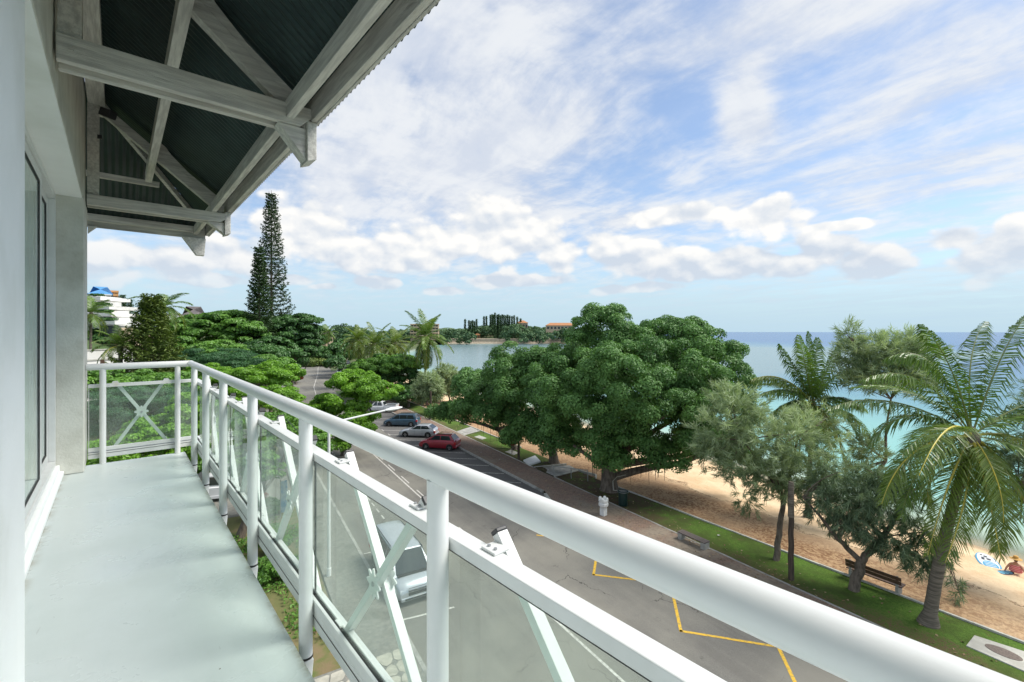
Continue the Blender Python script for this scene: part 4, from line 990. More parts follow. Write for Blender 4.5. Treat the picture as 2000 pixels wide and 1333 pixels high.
palm('big coconut palm at the right edge, leaning right, with yellow midribs on its drooping fronds', pb, pt, 4.7, 9, 1.08, 0.062, 84, 0.23, seed=5, coconuts=6, bend=0.06, ehi=60, elo=-50, ad=19.2,
     aimed=[(2010,612,.5,1960,660,0,0),(1925,628,2.5,1880,680,1,0),(1800,634,-.5,1865,700,0,0),(1686,742,0,1800,690,0,0),(1618,800,-.3,1730,745,0,0),(1690,880,1.5,1760,760,1,0),
            (1722,985,-1.5,1760,850,-1,1),(1760,1010,-1,1790,870,-.8,0),(1812,1085,-.8,1850,930,-.5,1),(1846,1100,-1.6,1900,960,-1,1),(1955,1092,-1.8,1925,930,-1.2,1),(2035,1060,-1,1980,900,-.8,1),(2080,930,0,2010,830,0,1),
            (2100,780,0,2020,760,0,0),(1795,930,-3.2,1850,790,-2.2,1),(1880,1050,2,1890,920,1,0),(1730,700,1.5,1830,650,1,0)])
b2 = at3(1577, 980, 31.5); palm('coconut palm rising from the sand behind the pale casuarina, left of the big one', onground(b2), at3(1588, 800, 31), 3.9, 9, 1.2, 0.075, 80, 0.17, seed=12, coconuts=4, bend=.02, elo=-40, ehi=50, ad=31,
     aimed=[(1578,648,0,1584,720,0,0),(1596,660,2,1592,720,1,0),(1560,655,-1,1575,720,0,0),(1522,672,0,1560,730,0,0),(1640,668,0,1615,720,0,0),(1468,742,0,1530,715,0,1),(1488,770,-1,1540,745,0,0),(1692,742,0,1645,690,0,0),(1700,862,0,1665,790,0,0),
            (1652,918,-.5,1635,815,0,1),(1505,812,.5,1545,775,0,0),(1620,880,1,1625,820,0,0),(1690,800,1,1640,760,0,0),(1550,820,-1,1575,780,-.5,1)])
b3 = G(824, 792); palm('tall coconut palm with curved trunk standing in front of the far hotel', onground(b3), at3(831, 664, 76), 5.6, 30, 1.15, 0.13, 44, 0.20, seed=3, bend=-.25, elo=-84, ehi=88, drp=.8)
for i, (px, py, d, L, sd_, lb) in enumerate([(732,690,88,4.6,21,'leftmost palm of the yellowish clump beside the parking trees'),(772,688,92,4.4,22,'right palm of the yellowish clump, beside the tall curved palm'),(700,682,98,4.0,24,'palm partly behind the leftmost yellowish palm by the road bend')]):
    palm(lb, onground(at3(px, 760, d)), at3(px, py-12, d), L*1.15, 26, 1.1, 0.15, 34, 0.2, seed=sd_, mat=L_PALMY, mat2=L_PALMY, elo=-60, group='yellowish palms by the road bend')
palm('distant palm with pale trunk in front of the cream house', onground(at3(641, 700, 170)), at3(641, 652, 170), 4.2, 22, 1.1, .2, 20, .3, seed=31, elo=-60)
palm('second distant palm with thin trunk left of the pale trunked one', onground(at3(636, 700, 182)), at3(634, 654, 182), 4.2, 20, 1.1, .2, 20, .2, seed=33, elo=-60)
palm('palm with long arching fronds behind the young pine on the left', onground(at3(322, 700, 62)), at3(322, 606, 62), 4.4, 16, 1.0, .11, 40, .2, seed=41, elo=-40, ehi=70, drp=1.15)
palm('small golden trunked palm in front of the white garden wall', onground(at3(235, 745, 44)), at3(235, 684, 44), 2.7, 16, .6, .07, 34, .22, seed=43, elo=-10, mat=L_PALM)
palm('palm at the left edge, half hidden by the balcony column', onground(at3(176, 700, 66)), at3(178, 618, 66), 3.6, 16, 1.0, .10, 34, .2, seed=45, elo=-60)

# --- casuarinas
def casuarina(label, base, skeleton, blobs, mat, sub, sub_r, per, leaf=0.42, group=None, droop=0.25, tr=0.2, aspect=0.075):
    root = thing('casuarina_tree', base, label, 'tree', group)
    m = MB()
    for (a, b, r0, r1) in skeleton: limb(m, a, b, r0, r1, 0.05, 9, 7)
    for c, r in blobs:
        best = min((s[1] for s in skeleton), key=lambda q: (Vector(q)-Vector(c)).length)
        for _ in range(3):
            e = Vector(c)+Vector((R.uniform(-.6, .6)*r[0], R.uniform(-.6, .6)*r[1], R.uniform(-.5, .6)*r[2])); limb(m, best, e, 0.045, 0.012, 0.08, 5, 5)
    m.build('trunk', BARK, root, smooth=True)
    C = []; Td = []; T = []; tot = sum(b[1][0]**1.6 for b in blobs)
    for c, r in blobs:
        k = int(sub*4.2*(r[0]**1.6)/tot)+4; dirs = rdir(k); rad = NR.rand(k, 1)**0.45; keep = NR.rand(k) < .82
        p = np.array(c)+dirs*rad*np.array(r)*(0.85+.35*NR.rand(k, 1))
        for q in range(k):
            if not keep[q]: continue
            ax = dirs[q]*0.8+NR.normal(size=3)*.4+np.array([.25, .1, .45-droop*1.5]); ax /= np.linalg.norm(ax)
            m_ = max(6, int(per*.14)); dd = ax+NR.normal(size=(m_, 3))*.36; dd /= np.linalg.norm(dd, axis=1, keepdims=True)
            L_ = leaf*(.6+.8*NR.rand(m_, 1)); C.append(p[q]+dd*L_*.5+ax*NR.rand(m_, 1)*leaf*.9); Td.append(dd); T.append(np.full(m_, -.05+.75*NR.rand())+.30*NR.rand(m_)+.22*dd[:, 2]+.15*dirs[q][2])  # light painted into the tint: tufts vary, upward and upper needles paler
    C = np.vstack(C); Td = np.vstack(Td); T = np.concatenate(T)
    blades('crown', C, NR.normal(size=Td.shape), leaf, mat, root, aspect=aspect, tint=T, T=Td, fold=0.0)
    return root
c1b = onground(G(1515, 1098)); q = at3(1530, 975, 24.4)
casuarina('pale grey green casuarina left of the wooden pole, its trunk bare below', c1b,
    [(c1b, q, .17, .12), (q, at3(1560, 850, 24.5), .10, .05), (q, at3(1450, 860, 24.0), .08, .03), (q, at3(1585, 930, 24.5), .06, .03), (q, at3(1500, 900, 23.5), .07, .03)],
    [B(1400,845,24,52,45), B(1440,800,24,50,36), B(1500,855,23.3,70,60), B(1560,880,24,62,62), B(1440,900,24,48,42), B(1500,930,24,52,36), B(1590,830,25,44,34), B(1420,770,24.6,26,20), B(1385,880,24,28,28), B(1540,930,24,40,36), B(1455,965,24,18,26), B(1600,935,24.4,26,38)], L_CASU, 310, .52, 180, 0.44)
c2b = onground(G(1667, 1157)); f = at3(1682, 1098, 21.4)
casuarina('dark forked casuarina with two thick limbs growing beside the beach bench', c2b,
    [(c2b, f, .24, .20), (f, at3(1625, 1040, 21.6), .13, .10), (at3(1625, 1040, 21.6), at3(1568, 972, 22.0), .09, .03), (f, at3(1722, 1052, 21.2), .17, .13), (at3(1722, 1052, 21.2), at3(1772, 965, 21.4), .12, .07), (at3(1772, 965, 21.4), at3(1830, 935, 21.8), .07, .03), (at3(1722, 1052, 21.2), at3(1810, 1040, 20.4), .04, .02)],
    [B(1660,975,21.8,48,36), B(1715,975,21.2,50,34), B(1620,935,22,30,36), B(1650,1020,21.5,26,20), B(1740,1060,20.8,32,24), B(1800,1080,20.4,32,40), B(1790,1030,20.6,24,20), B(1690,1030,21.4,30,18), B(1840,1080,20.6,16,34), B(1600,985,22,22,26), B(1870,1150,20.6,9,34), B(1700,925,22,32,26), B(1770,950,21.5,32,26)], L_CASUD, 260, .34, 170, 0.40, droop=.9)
c3b = onground(P(13.5, 31.0)); f3 = at3(1700, 800, 29)
casuarina('slender grey green casuarina on the beach between the two coconut palms', c3b,
    [(c3b, at3(1730, 900, 29), .16, .10), (at3(1730, 900, 29), at3(1740, 780, 29), .09, .05), (at3(1740, 780, 29), at3(1660, 660, 29), .05, .02), (at3(1740, 780, 29), at3(1790, 690, 29), .05, .02), (at3(1730, 900, 29), at3(1640, 830, 29), .05, .02)],
    [B(1660,655,29,13,22), B(1668,690,29,26,24), B(1710,690,29,36,26), B(1760,680,29,40,26), B(1800,690,29,28,26), B(1740,730,29,56,26), B(1690,740,29,32,22), B(1790,740,29,32,24), B(1700,880,29,26,26), B(1675,930,29,22,26)], L_CASU, 300, .46, 160, 0.50, droop=.1)
c4b = onground(P(3.0, 28.5)); q4 = at3(1990, 960, 22.5)
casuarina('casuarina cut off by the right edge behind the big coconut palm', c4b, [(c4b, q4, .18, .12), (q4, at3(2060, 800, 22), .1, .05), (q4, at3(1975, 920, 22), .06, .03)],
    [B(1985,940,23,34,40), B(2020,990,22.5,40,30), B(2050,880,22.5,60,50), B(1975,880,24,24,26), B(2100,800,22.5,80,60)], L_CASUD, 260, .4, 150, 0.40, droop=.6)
# small pale ones by the beach
for (px, py, d, rx, ry, bx, by, lb) in [(868,745,80,34,30,880,783,'pale bushy casuarina at the edge of the far sand, right of the tall curved palm'), (836,758,66,26,26,841,822,'thin greyish casuarina beside the brown pole near the tall curved palm')]:
    bb = onground(G(bx, by)); tp = at3(px, py+8, d)
    casuarina(lb, bb, [(bb, tp, .16, .10), (tp, at3(px+14, py-8, d), .06, .03)], [B(px, py, d, rx*.7, ry*.7), B(px-rx*.5, py+8, d, rx*.45, ry*.5), B(px+rx*.5, py+6, d, rx*.45, ry*.55), B(px+3, py-ry*.4, d, rx*.55, ry*.45)], L_CASU, 150, .8, 150, 0.8, aspect=.10)

# --- conifers
def conifer(name, label, base, H, rad, whorl, nb, mat, leaf, group=None, start=0.1, tuft=26, upc=0.35, droop=0.1, tr=0.35, seed=1, asp=.35, inner=.3):
    rs = np.random.RandomState(seed); base = Vector(base); root = thing(name, base, label, 'tree', group)
    m = MB(); m.tube([base, base+Vector((0, 0, H*.5)), base+Vector((0, 0, H))], [tr, tr*.6, .03], 10)
    C = []; N = []; T = []; z = H*start
    while z < H*0.985:
        t = z/H; r = rad(t); a0 = rs.rand()*6.28
        for k in range(nb):
            a = a0+2*PI*k/nb+rs.uniform(-.12, .12); rr = r*rs.uniform(.78, 1.08); n = max(5, int(tuft*(rr/max(rad(start), .1))**.7))
            s = inner+(1-inner)*rs.rand(n)**0.6
            x = rr*s; zz_ = z-droop*x+upc*rr*s**3+rs.normal(size=n)*leaf*.22; lat = rs.normal(size=n)*leaf*.42*(0.6+s)
            C.append(np.stack([base.x+math.cos(a)*x-math.sin(a)*lat, base.y+math.sin(a)*x+math.cos(a)*lat, base.z+zz_], 1))
            N.append(np.stack([rs.normal(size=n)*.5, rs.normal(size=n)*.5, np.ones(n)], 1)); T.append(rs.rand(n)*.6+.4*s*rs.rand())
            m.tube([base+Vector((0, 0, z)), base+Vector((math.cos(a)*rr*.6, math.sin(a)*rr*.6, z-droop*rr*.6+upc*rr*.2))], [tr*.12*(1-t)+.012, .01], 4, cap=False)
        z += whorl*rs.uniform(.85, 1.15)*(0.65+.35*(1-t))
    m.build('trunk', BARK, root, smooth=True)
    Tv = None
    blades('crown', np.vstack(C), np.vstack(N), leaf, mat, root, aspect=asp, tint=np.concatenate(T), fold=.15)
    return root
gp = onground(at3(530, 770, 80)); H = (at3(528, 372, 80).z-gp.z)
conifer('cook_pine', 'very tall narrow columnar pine rising above all trees on the left', gp, H, lambda t: (3.8 if t < .4 else 3.8-3.1*((t-.4)/.6)**0.85)*(1-max(0, (t-.97)/.03)*.5), .85, 8, L_PINE, .50, tuft=40, upc=.42, seed=4, tr=.35, inner=.25)
gp = onground(at3(506, 770, 72)); H = (at3(506, 480, 72).z-gp.z)
conifer('cook_pine', 'second columnar pine, shorter, overlapping the tallest one on its left side', gp, H, lambda t: 3.0-2.5*max(0, (t-.35)/.65)**.9, .72, 8, L_PINE, .50, tuft=38, upc=.35, seed=9, tr=.35, inner=.2)
gp = onground(at3(296, 790, 45)); H = (at3(296, 576, 45).z-gp.z)
conifer('young_pine', 'bushy dark yellow green young pine in front of the hillside on the left', gp, H, lambda t: 3.3 if t < .55 else 3.3-2.6*((t-.55)/.45)**.75, .46, 10, L_PINEY, .40, tuft=60, upc=.42, droop=0.05, seed=6, tr=.3, inner=.2, asp=.3)
gp = onground(at3(465, 760, 62)); H = (at3(462, 672, 62).z-gp.z)
conifer('young_pine', 'small rounded yellow green young pine just left of the foot of the tallest pine', gp, H, lambda t: 2.6 if t < .6 else 2.6-1.9*((t-.6)/.4), .5, 10, L_PINEY, .42, tuft=44, upc=.42, seed=8, tr=.25, inner=.2)
for i, (px, ty, wd, lb) in enumerate([(231,576,4.5,'left'), (241,577,3.2,'middle'), (254,585,3.4,'right')]):
    gp = onground(at3(px, 640, 210)); H = at3(px, ty, 210).z-gp.z
    conifer('hill_pine', lb+' of the three blue green pines on the skyline beside the orange building', gp, H, lambda t, w_=wd: w_*(1-t)**.7*.6+.3, 1.3, 6, L_FAR, 1.3, tuft=12, upc=.2, seed=20+i, tr=.4, group='skyline pines on the left hill')

# --- broad crowns on the left and in the middle
def bt(label, px, py, d, rx, ry, mat, sub, sub_r, per, leaf, base_y=None, extra=(), name='broad_tree', group=None, tr=.25, subflat=.45, flat=.6, seed=None, zmin=-.3, asp=.55, nl=5):
    bl = [B(px, py, d, rx, ry)]+[B(*e) for e in extra]
    b = onground(at3(px, 800, d))
    return tree(name, label, 'tree', b, bl, mat, sub, sub_r, per, leaf, tr, group, subflat=subflat, flat=flat, zmin=zmin, aspect=asp, nlimb=nl)
bt('bright lime green tree beside the parked cars, nearest the handrail', 672, 800, 45, 56, 50, L_BRIGHT, 330, .62, 200, .26, extra=[(620,815,45,46,36), (735,765,45,44,16), (690,748,46,46,22), (655,850,43,42,26), (700,815,44,30,30), (590,840,42,40,34), (695,842,43,30,14)], tr=.3, subflat=.55, nl=7, zmin=-.7)
bt('bright green tree rising just beyond the railing corner', 505, 745, 40, 62, 34, L_BRIGHT, 260, .55, 150, .22, extra=[(440,745,40,52,26), (540,730,42,42,22), (400,730,44,40,18), (470,790,36,60,34), (545,790,38,38,34)], subflat=.4, nl=6)
bt('glossy green tree filling the view between the front railing posts', 470, 860, 27, 60, 48, L_MID, 240, .48, 150, .20, extra=[(530,850,28,46,46), (570,830,30,30,26), (430,900,26,44,40), (510,915,26,36,26), (610,865,30,40,26)], subflat=.45, nl=6, zmin=-.7)
bt('bright leafy tree below the end railing, its leaves seen through the lower left glass', 330, 850, 22, 78, 36, L_BRIGHT, 260, .38, 130, .17, extra=[(280,885,20,60,30), (370,815,23,46,40), (400,880,22,40,34), (200,900,20,60,36)], subflat=.45, nl=5, zmin=-.6)
bt('dark feathery tree behind the end railing glass', 250, 800, 27, 92, 40, L_FEATH, 260, .5, 190, .14, extra=[(190,830,26,50,40), (330,790,28,56,30), (300,845,25,40,20)], subflat=.35, nl=5, name='feathery_tree', asp=.3)
bt('feathery blue green tree with fine leaves between the young pine and the railing corner', 420, 712, 52, 82, 30, L_FEATH, 260, .8, 190, .24, extra=[(360,720,50,52,24), (480,712,52,46,22)], subflat=.35, name='feathery_tree', asp=.3)
bt('leafy bright tree left of the young pine below the garden wall', 215, 760, 34, 56, 28, L_MID, 150, .6, 130, .26, extra=[(190,745,34,40,26), (345,765,34,42,30), (300,750,36,60,22)], subflat=.5)
bt('wide layered dark green tree left of the tallest pine', 415, 655, 72, 70, 44, L_MID, 260, 1.15, 170, .48, extra=[(370,650,70,50,30), (440,632,74,60,22), (470,660,70,44,34), (350,680,66,44,22)], subflat=.35, nl=6)
bt('layered dark tree right of the tallest pine beside the road', 570, 662, 78, 52, 44, L_DARK, 230, 1.1, 170, .48, extra=[(590,640,78,34,24), (555,690,76,56,24), (605,690,82,26,24), (540,632,80,36,16)], subflat=.35, nl=6)
bt('dark rounded tree between the two pines on the left', 530, 690, 66, 40, 28, L_DARK, 120, 1.0, 150, .42, extra=[(505,700,62,40,24)], subflat=.4)
bt('bright green low crown below the dark layered trees', 430, 690, 58, 46, 22, L_MID, 120, .8, 150, .36, extra=[(520,716,54,46,18)], subflat=.4)
bt('dark crown between the parked cars and the yellowish palms', 790, 742, 80, 46, 34, L_DARK, 170, 1.0, 150, .5, extra=[(760,720,84,46,26), (815,770,76,30,24), (740,745,84,40,28)], subflat=.5)
bt('lighter green crown below the yellowish palms', 770, 715, 78, 52, 20, L_MID, 110, .9, 140, .45, extra=[(720,722,82,40,18)], subflat=.5)
bt('dark tree standing beside the bend of the road', 668, 690, 128, 24, 20, L_DARK, 100, 1.5, 130, .8, extra=[(655,712,120,16,14), (690,672,140,26,18)], subflat=.6)
bt('thin open tree against the sky beyond the road bend', 672, 645, 190, 15, 9, L_FAR, 40, 2.0, 60, 1.0, extra=[(690,652,190,20,8)], subflat=.5)
bt('dark clipped street tree left of the distant road lamps', 578, 706, 105, 15, 18, L_DARK, 60, 1.1, 120, .5, subflat=.7)
bt('small dark tree left of the far junction, above the far pavement', 566, 712, 104, 14, 16, L_DARK, 50, 1.1, 110, .5, extra=[(620,668,190,22,12)], subflat=.7)
bt('dark tree whose trunk stands beside the white pickup', 798, 775, 73, 26, 16, L_DARK, 70, .8, 120, .4, subflat=.5)
# garden shrubs below the railing and the median island
def shrub(label, px, py, d, r, h, mat, n=26, leaf=.12, group=None):
    c = G(px, py) if d is None else at3(px, py, d); g = onground(c); root = thing('shrub', g, label, 'shrub', group)
    C, N, T = crown([(g+Vector((0, 0, h*.55)), (r, r, h*.5))], n, r*.32, 130, zmin=-.2); blades('crown', C, N, leaf, mat, root, tint=T)
    m = MB(); m.tube([g, g+Vector((0, 0, h*.5))], .05, 6); m.build('stem', BARK, root)
for i, (px, py, lb) in enumerate([(517,1010,'farthest'), (525,1075,'middle'), (538,1130,'nearest')]):
    shrub(lb+' dark leafy shrub in the row below the gap under the railing', px, py, None, 1.0, 1.1, L_MID, 30, .16, 'dark shrubs along the building')
shrub('reddish brown dry shrub below the railing next to the dark shrubs', 500, 985, None, .8, .7, L_RED, 22, .12)
shrub('rounded clipped shrub on the island in the far road', 619, 697, 175, 5.0, 4.5, L_MID, 40, .8)
shrub('low wide hedge under the rounded shrub on the far island', 622, 703, 165, 8.0, 2.2, L_PINEY, 50, .8)
shrub('reddish shrub at the left verge of the far road', 575, 718, 108, 1.6, 1.8, L_RED, 20, .5)
shrub('reddish brown leafy plant standing against the slim banyan trunk', 1000, 889, None, .75, 2.6, L_RED, 30, .2)
C = []; 
for k in range(9000):
    u = R.uniform(17.5, 34); v = R.uniform(-.5, 3.4)
    if math.sin(u*1.3)+math.sin(v*2.1+u*.7)+R.uniform(-.8, .8) > .25: C.append(P(u, v, GZ+.06+R.uniform(0, .18)))
blades('ground_cover', np.array(C), NR.normal(size=(len(C), 3))*.6+np.array([0, 0, 1]), .15, L_MID, None, label='low leafy ground cover growing in the garden bed below the railing', kind='stuff', cat='plants')
# far woodland, one mass
def mass(name, blobs, mat, sub, sub_r, per, leaf, label, **kw):
    C, N, T = crown(blobs, sub, sub_r, per, zmin=-.15, fill=.1); return blades(name, C, N, leaf, mat, None, tint=T, label=label, kind='stuff', aspect=.7, **kw)
fb = []
for k in range(70):
    px = R.uniform(755, 1135); d = R.uniform(470, 640); 
    ty = float(np.interp(px, [755,800,860,900,935,985,1010,1040,1060,1135], [650,648,646,645,640,634,636,641,642,645]))
    z0 = onground(at3(px, 650, d)).z; zt = at3(px, ty, d).z; c = at3(px, 650, d)
    fb.append((Vector((c.x, c.y, (z0+zt)/2-2)), (R.uniform(9, 16), R.uniform(9, 16), max(5, (zt-z0)/2+1.5))))
for k in range(30):
    px = 750+k*13.2; p = at3(px, 660, float(np.interp(px, [750,860,1000,1060,1135],[440,485,455,430,425]))+R.uniform(14, 26)); g = onground(p)
    if coast_dist(*[np.array(q) for q in UV(g)]) > 3: fb.append((g+Vector((0, 0, 3.5)), (7, 7, 4.5)))
mass('headland_woodland', fb, L_FAR, 1500, 3.2, 34, 2.0, 'dark green woodland covering the far headland across the bay', cat='woodland')
fb = []
for k in range(46):
    px = R.uniform(600, 830); d = R.uniform(190, 330); p = at3(px, 660, d); 
    if coast_dist(*[np.array(q) for q in UV(p)]) < 6: continue
    ty = R.uniform(648, 657); zt = at3(px, ty, d).z; g = onground(p); fb.append((Vector((p.x, p.y, (g.z+zt)/2)), (R.uniform(5, 9), R.uniform(5, 9), (zt-g.z)/2)))
mass('roadside_woodland', fb, L_FAR, 900, 2.0, 32, 1.25, 'continuous belt of trees behind the palms and the road bend', cat='woodland')
fb = []
for k in range(150):
    u = R.uniform(75, 240); v = R.uniform(-95, 2); z = gz(u, v); p = P(u, v, z); q_ = (Vector(p)-Vector((0,0,EYE))); d = q_.x*S_+q_.y*C_
    px = 1000+F*(q_.x*C_-q_.y*S_)/d
    if 130 < px < 420: fb.append((p+Vector((0, 0, 1.0)), (R.uniform(3, 6.5), R.uniform(3, 6.5), R.uniform(1.5, 3.8))))
mass('hillside_shrubs', fb, L_HILL, 1500, 1.5, 34, .75, 'dense green shrubs covering the slope on the left below the white terraced building', cat='shrubs')
# pines on the headland skyline, one object each
hp = None
xs = [(868,141),(900,150),(915,155),(930,150),(945,158),(962,140)]+[(1022,118),(1042,115),(1075,105),(1088,100),(1100,104),(1112,88),(1130,104),(1142,100),(1156,108),(1170,102),(1185,106),(1200,110),(1215,104),(1230,112),(1250,116),(1268,110),(1292,122),(1320,135)]
for i, (x, y) in enumerate(xs):
    px = 700+x/4.167; ty = 590+y/4.167; d = 560+R.uniform(-20, 20); g = onground(at3(px, 650, d)); H = at3(px, ty, d).z-g.z
    lb = 'dark columnar pine in the dense skyline row on the far headland' if 6 <= i < 22 else ('slim pine standing apart right of the dense skyline row' if i >= 22 else 'dark pine in the lower left clump on the far headland')
    gr = 'skyline pines in the dense row' if 6 <= i < 22 else ('separate pines right of the row' if i >= 22 else 'pines in the lower left clump')
    if hp is None: hp = conifer('headland_pine', lb, g, H, lambda t: 1.7*(1-t)**.75+.15, .62, 6, L_FAR, 1.3, group=gr, tuft=8, seed=77, tr=.3, inner=.0, upc=.6); H0 = H
    else:
        c = copy_tree(hp); c.location = g; c.scale = (1, 1, H/H0); c.rotation_euler = (0, 0, R.uniform(0, 6)); c['label'] = lb; c['group'] = gr

# ------------------------------------------------------------------ vehicles
def paint(name, c, metal=0.3):
    m = pm(name, c, tuple(x*0.93 for x in c), 1.5, 0.32, metal=metal, coat=0.8); return m
P_RED = paint('red_car_paint', (0.33,0.012,0.03)); P_BLUE = paint('blue_grey_car_paint', (0.045,0.10,0.15)); P_SILV = paint('silver_car_paint', (0.48,0.50,0.53), .5)
P_WHIT = paint('white_car_paint', (0.72,0.73,0.73), 0); P_VAN = paint('silver_blue_van_paint', (0.50,0.53,0.56), .45); P_BLK = paint('black_car_paint', (0.02,0.022,0.026)); P_GREY = paint('grey_car_paint', (0.16,0.17,0.18))
def interp(tab, x): return float(np.interp(x, [t[0] for t in tab], [t[1] for t in tab]))
def wheel(root, x, y, r, w, rimr=None, spokes=6):
    s = 1 if y > 0 else -1
    m = MB(); prof = [(r*.62, -w/2), (r*.93, -w/2), (r, -w/2+.03), (r, w/2-.03), (r*.93, w/2), (r*.62, w/2)]
    n = 24; vs = [(x+rr*math.cos(2*PI*k/n), y+z, r+rr*math.sin(2*PI*k/n)) for rr, z in prof for k in range(n)]
    fs = [(i*n+k, i*n+(k+1) % n, (i+1)*n+(k+1) % n, (i+1)*n+k) for i in range(len(prof)-1) for k in range(n)]
    m.add(vs, fs); wh = m.build('wheel', TYRE, root, smooth=True, world=False)
    m = MB(); yo = y+s*(w/2-.035)
    m.add([(x+r*.60*math.cos(2*PI*k/n), yo, r+r*.60*math.sin(2*PI*k/n)) for k in range(n)], [tuple(range(n))])
    m.build('wheel_well', CBLACK, wh, world=False)
    m = MB(); yo = y+s*(w/2-.012)
    for k in range(n):
        a, b = 2*PI*k/n, 2*PI*(k+1)/n
        m.add([(x+q*math.cos(t), yo, r+q*math.sin(t)) for q, t in ((r*.55, a), (r*.65, a), (r*.65, b), (r*.55, b))], [(0,1,2,3)])
    for k in range(spokes):
        a = 2*PI*k/spokes; ca, sa = math.cos(a), math.sin(a); wd = r*.10
        m.add([(x+ca*q-sa*o, yo+.001, r+sa*q+ca*o) for q, o in ((r*.05, -wd), (r*.58, -wd*.8), (r*.58, wd*.8), (r*.05, wd))], [(0,1,2,3)])
    m.lathe([(0.0001, 0)]*1+[(r*.16, 0)], (0,0,0), 4) if False else None
    m.build('rim', RIM, wh, world=False)
def car(name, label, loc, rz, paintm, L, W, H, prof, cab, wb, fo, r=.31, cat='car', group=None, clad=None, side=2, zb=0.20, rails=False, glassed=True, nose=None):
    """prof: lower body top height along x (front = +x); cab: (rear_low, rear_top, front_top, front_low) x positions"""
    root = thing(name, loc, label, cat, group, rz)
    hw = W/2; xr = -L/2; xf = L/2
    def hwid(x):
        t = abs(x)/(L/2); return hw*(1-0.16*max(0, (t-.72)/.28)**2)
    N = 36; m = MB(); rings = []
    for i in range(N+1):
        x = xr+L*i/N; h = interp(prof, x); w = hwid(x); lo = zb+0.10*max(0, (abs(x)/(L/2)-.86)/.14)
        rings.append([(x, w*.93, lo), (x, w*.985, lo+.10), (x, w, lo+(h-lo)*.45), (x, w*.985, lo+(h-lo)*.72), (x, w*.955, h-.06), (x, w*.90, h-.012), (x, w*.5, h+.02), (x, 0, h+.028)])
    full = [rg+[(p[0], -p[1], p[2]) for p in reversed(rg[:-1])] for rg in rings]; k = len(full[0])
    vs = [p for rg in full for p in rg]
    fs = [(i*k+j, i*k+(j+1) % k, (i+1)*k+(j+1) % k, (i+1)*k+j) for i in range(N) for j in range(k)]
    fs += [tuple(range(k-1, -1, -1)), tuple(N*k+j for j in range(k))]
    m.add(vs, fs); body = m.build('body', paintm, root, smooth=True, world=False)
    # cabin: pillars and roof in body paint, glass as proud panes
    rl_, rt, ft, fl_ = cab; beltw, topw = hw*.90, hw*.74; 
    def zlow(x): return interp(prof, x)-.03
    top = H; n = 12; m = MB(); rr = []
    xs_low = np.linspace(rl_, fl_, n+1); xs_top = np.linspace(rt, ft, n+1)
    rings = []
    for i in range(n+1):
        xl, xt = xs_low[i], xs_top[i]; t = i/n; cz = top-0.05*(2*t-1)**4-.02*t; nar = 1-0.06*(2*t-1)**4
        rings.append([(xl, beltw, zlow(xl)), (xl+(xt-xl)*.5, (beltw+topw)/2+.015, (zlow(xl)+cz)/2), (xt, topw*nar, cz-.06), (xt, topw*nar*.9, cz-.015), (xt, topw*.45, cz+.008), (xt, 0, cz+.015)])
    full = [rg+[(p[0], -p[1], p[2]) for p in reversed(rg[:-1])] for rg in rings]; k = len(full[0])
    vs = [p for rg in full for p in rg]
    fs = [(i*k+j, i*k+j+1, (i+1)*k+j+1, (i+1)*k+j) for i in range(n) for j in range(k-1)]+[tuple(range(k-1, -1, -1)), tuple(n*k+j for j in range(k))]
    m.add(vs, fs); m.build('roof', paintm, root, smooth=True, world=False)
    def pane(nm, pts, off, mt=CGLASS, parent=None):
        m = MB(); a, b, c = (Vector(p) for p in pts[:3]); nn = (b-a).cross(c-a).normalized()
        if nn.dot(Vector(off)) < 0: nn = -nn
        c0 = sum((Vector(p) for p in pts), Vector())/len(pts)
        q = [Vector(p)+nn*.022 for p in pts]; q2 = [Vector(p)-nn*.02 for p in pts]; n_ = len(pts)
        m.add(q+q2, [tuple(range(n_))]+[(i, n_+i, n_+(i+1) % n_, (i+1) % n_) for i in range(n_)]); return m.build(nm, mt, parent or root, world=False)
    zt = top-.085
    def low(x): return interp(prof, x)+.035
    def sidept(x, z, s):
        zl = zlow(x); t = (z-zl)/max(.01, (top-.08-zl)); return (x, s*(beltw+(topw-beltw)*t+.012*math.sin(PI*min(1, max(0, t)))), z)
    for s in (1, -1):
        cuts = np.linspace(rl_+(rt-rl_)*.5+.12, fl_-(fl_-ft)*.30-.10, side+1)
        xa_top = rt+.14; xb_top = ft-.06
        for i in range(side):
            a, b = cuts[i]+.035, cuts[i+1]-.035
            at_ = max(a, xa_top) if i == 0 else a; bt_ = min(b, xb_top) if i == side-1 else b
            pane('side_window', [sidept(a, low(a), s), sidept(b, low(b), s), sidept(bt_, zt-.02, s), sidept(at_, zt-.02, s)], (0, s, 0))
    for (xl, xt, nm, sg) in ((fl_, ft, 'windscreen', 1), (rl_, rt, 'rear_window', -1)):
        e = .04; zl = zlow(xl)
        def pt(t, yw): x = xl+(xt-xl)*t; z = zl+(top-.07-zl)*t; return (x+sg*.012, yw*(beltw+(topw-beltw)*t)*.90, z)
        t0 = .10 if sg > 0 else .22
        pane(nm, [pt(t0, -1), pt(t0, 1), pt(.95, 1), pt(.95, -1)], (sg, 0, .3))
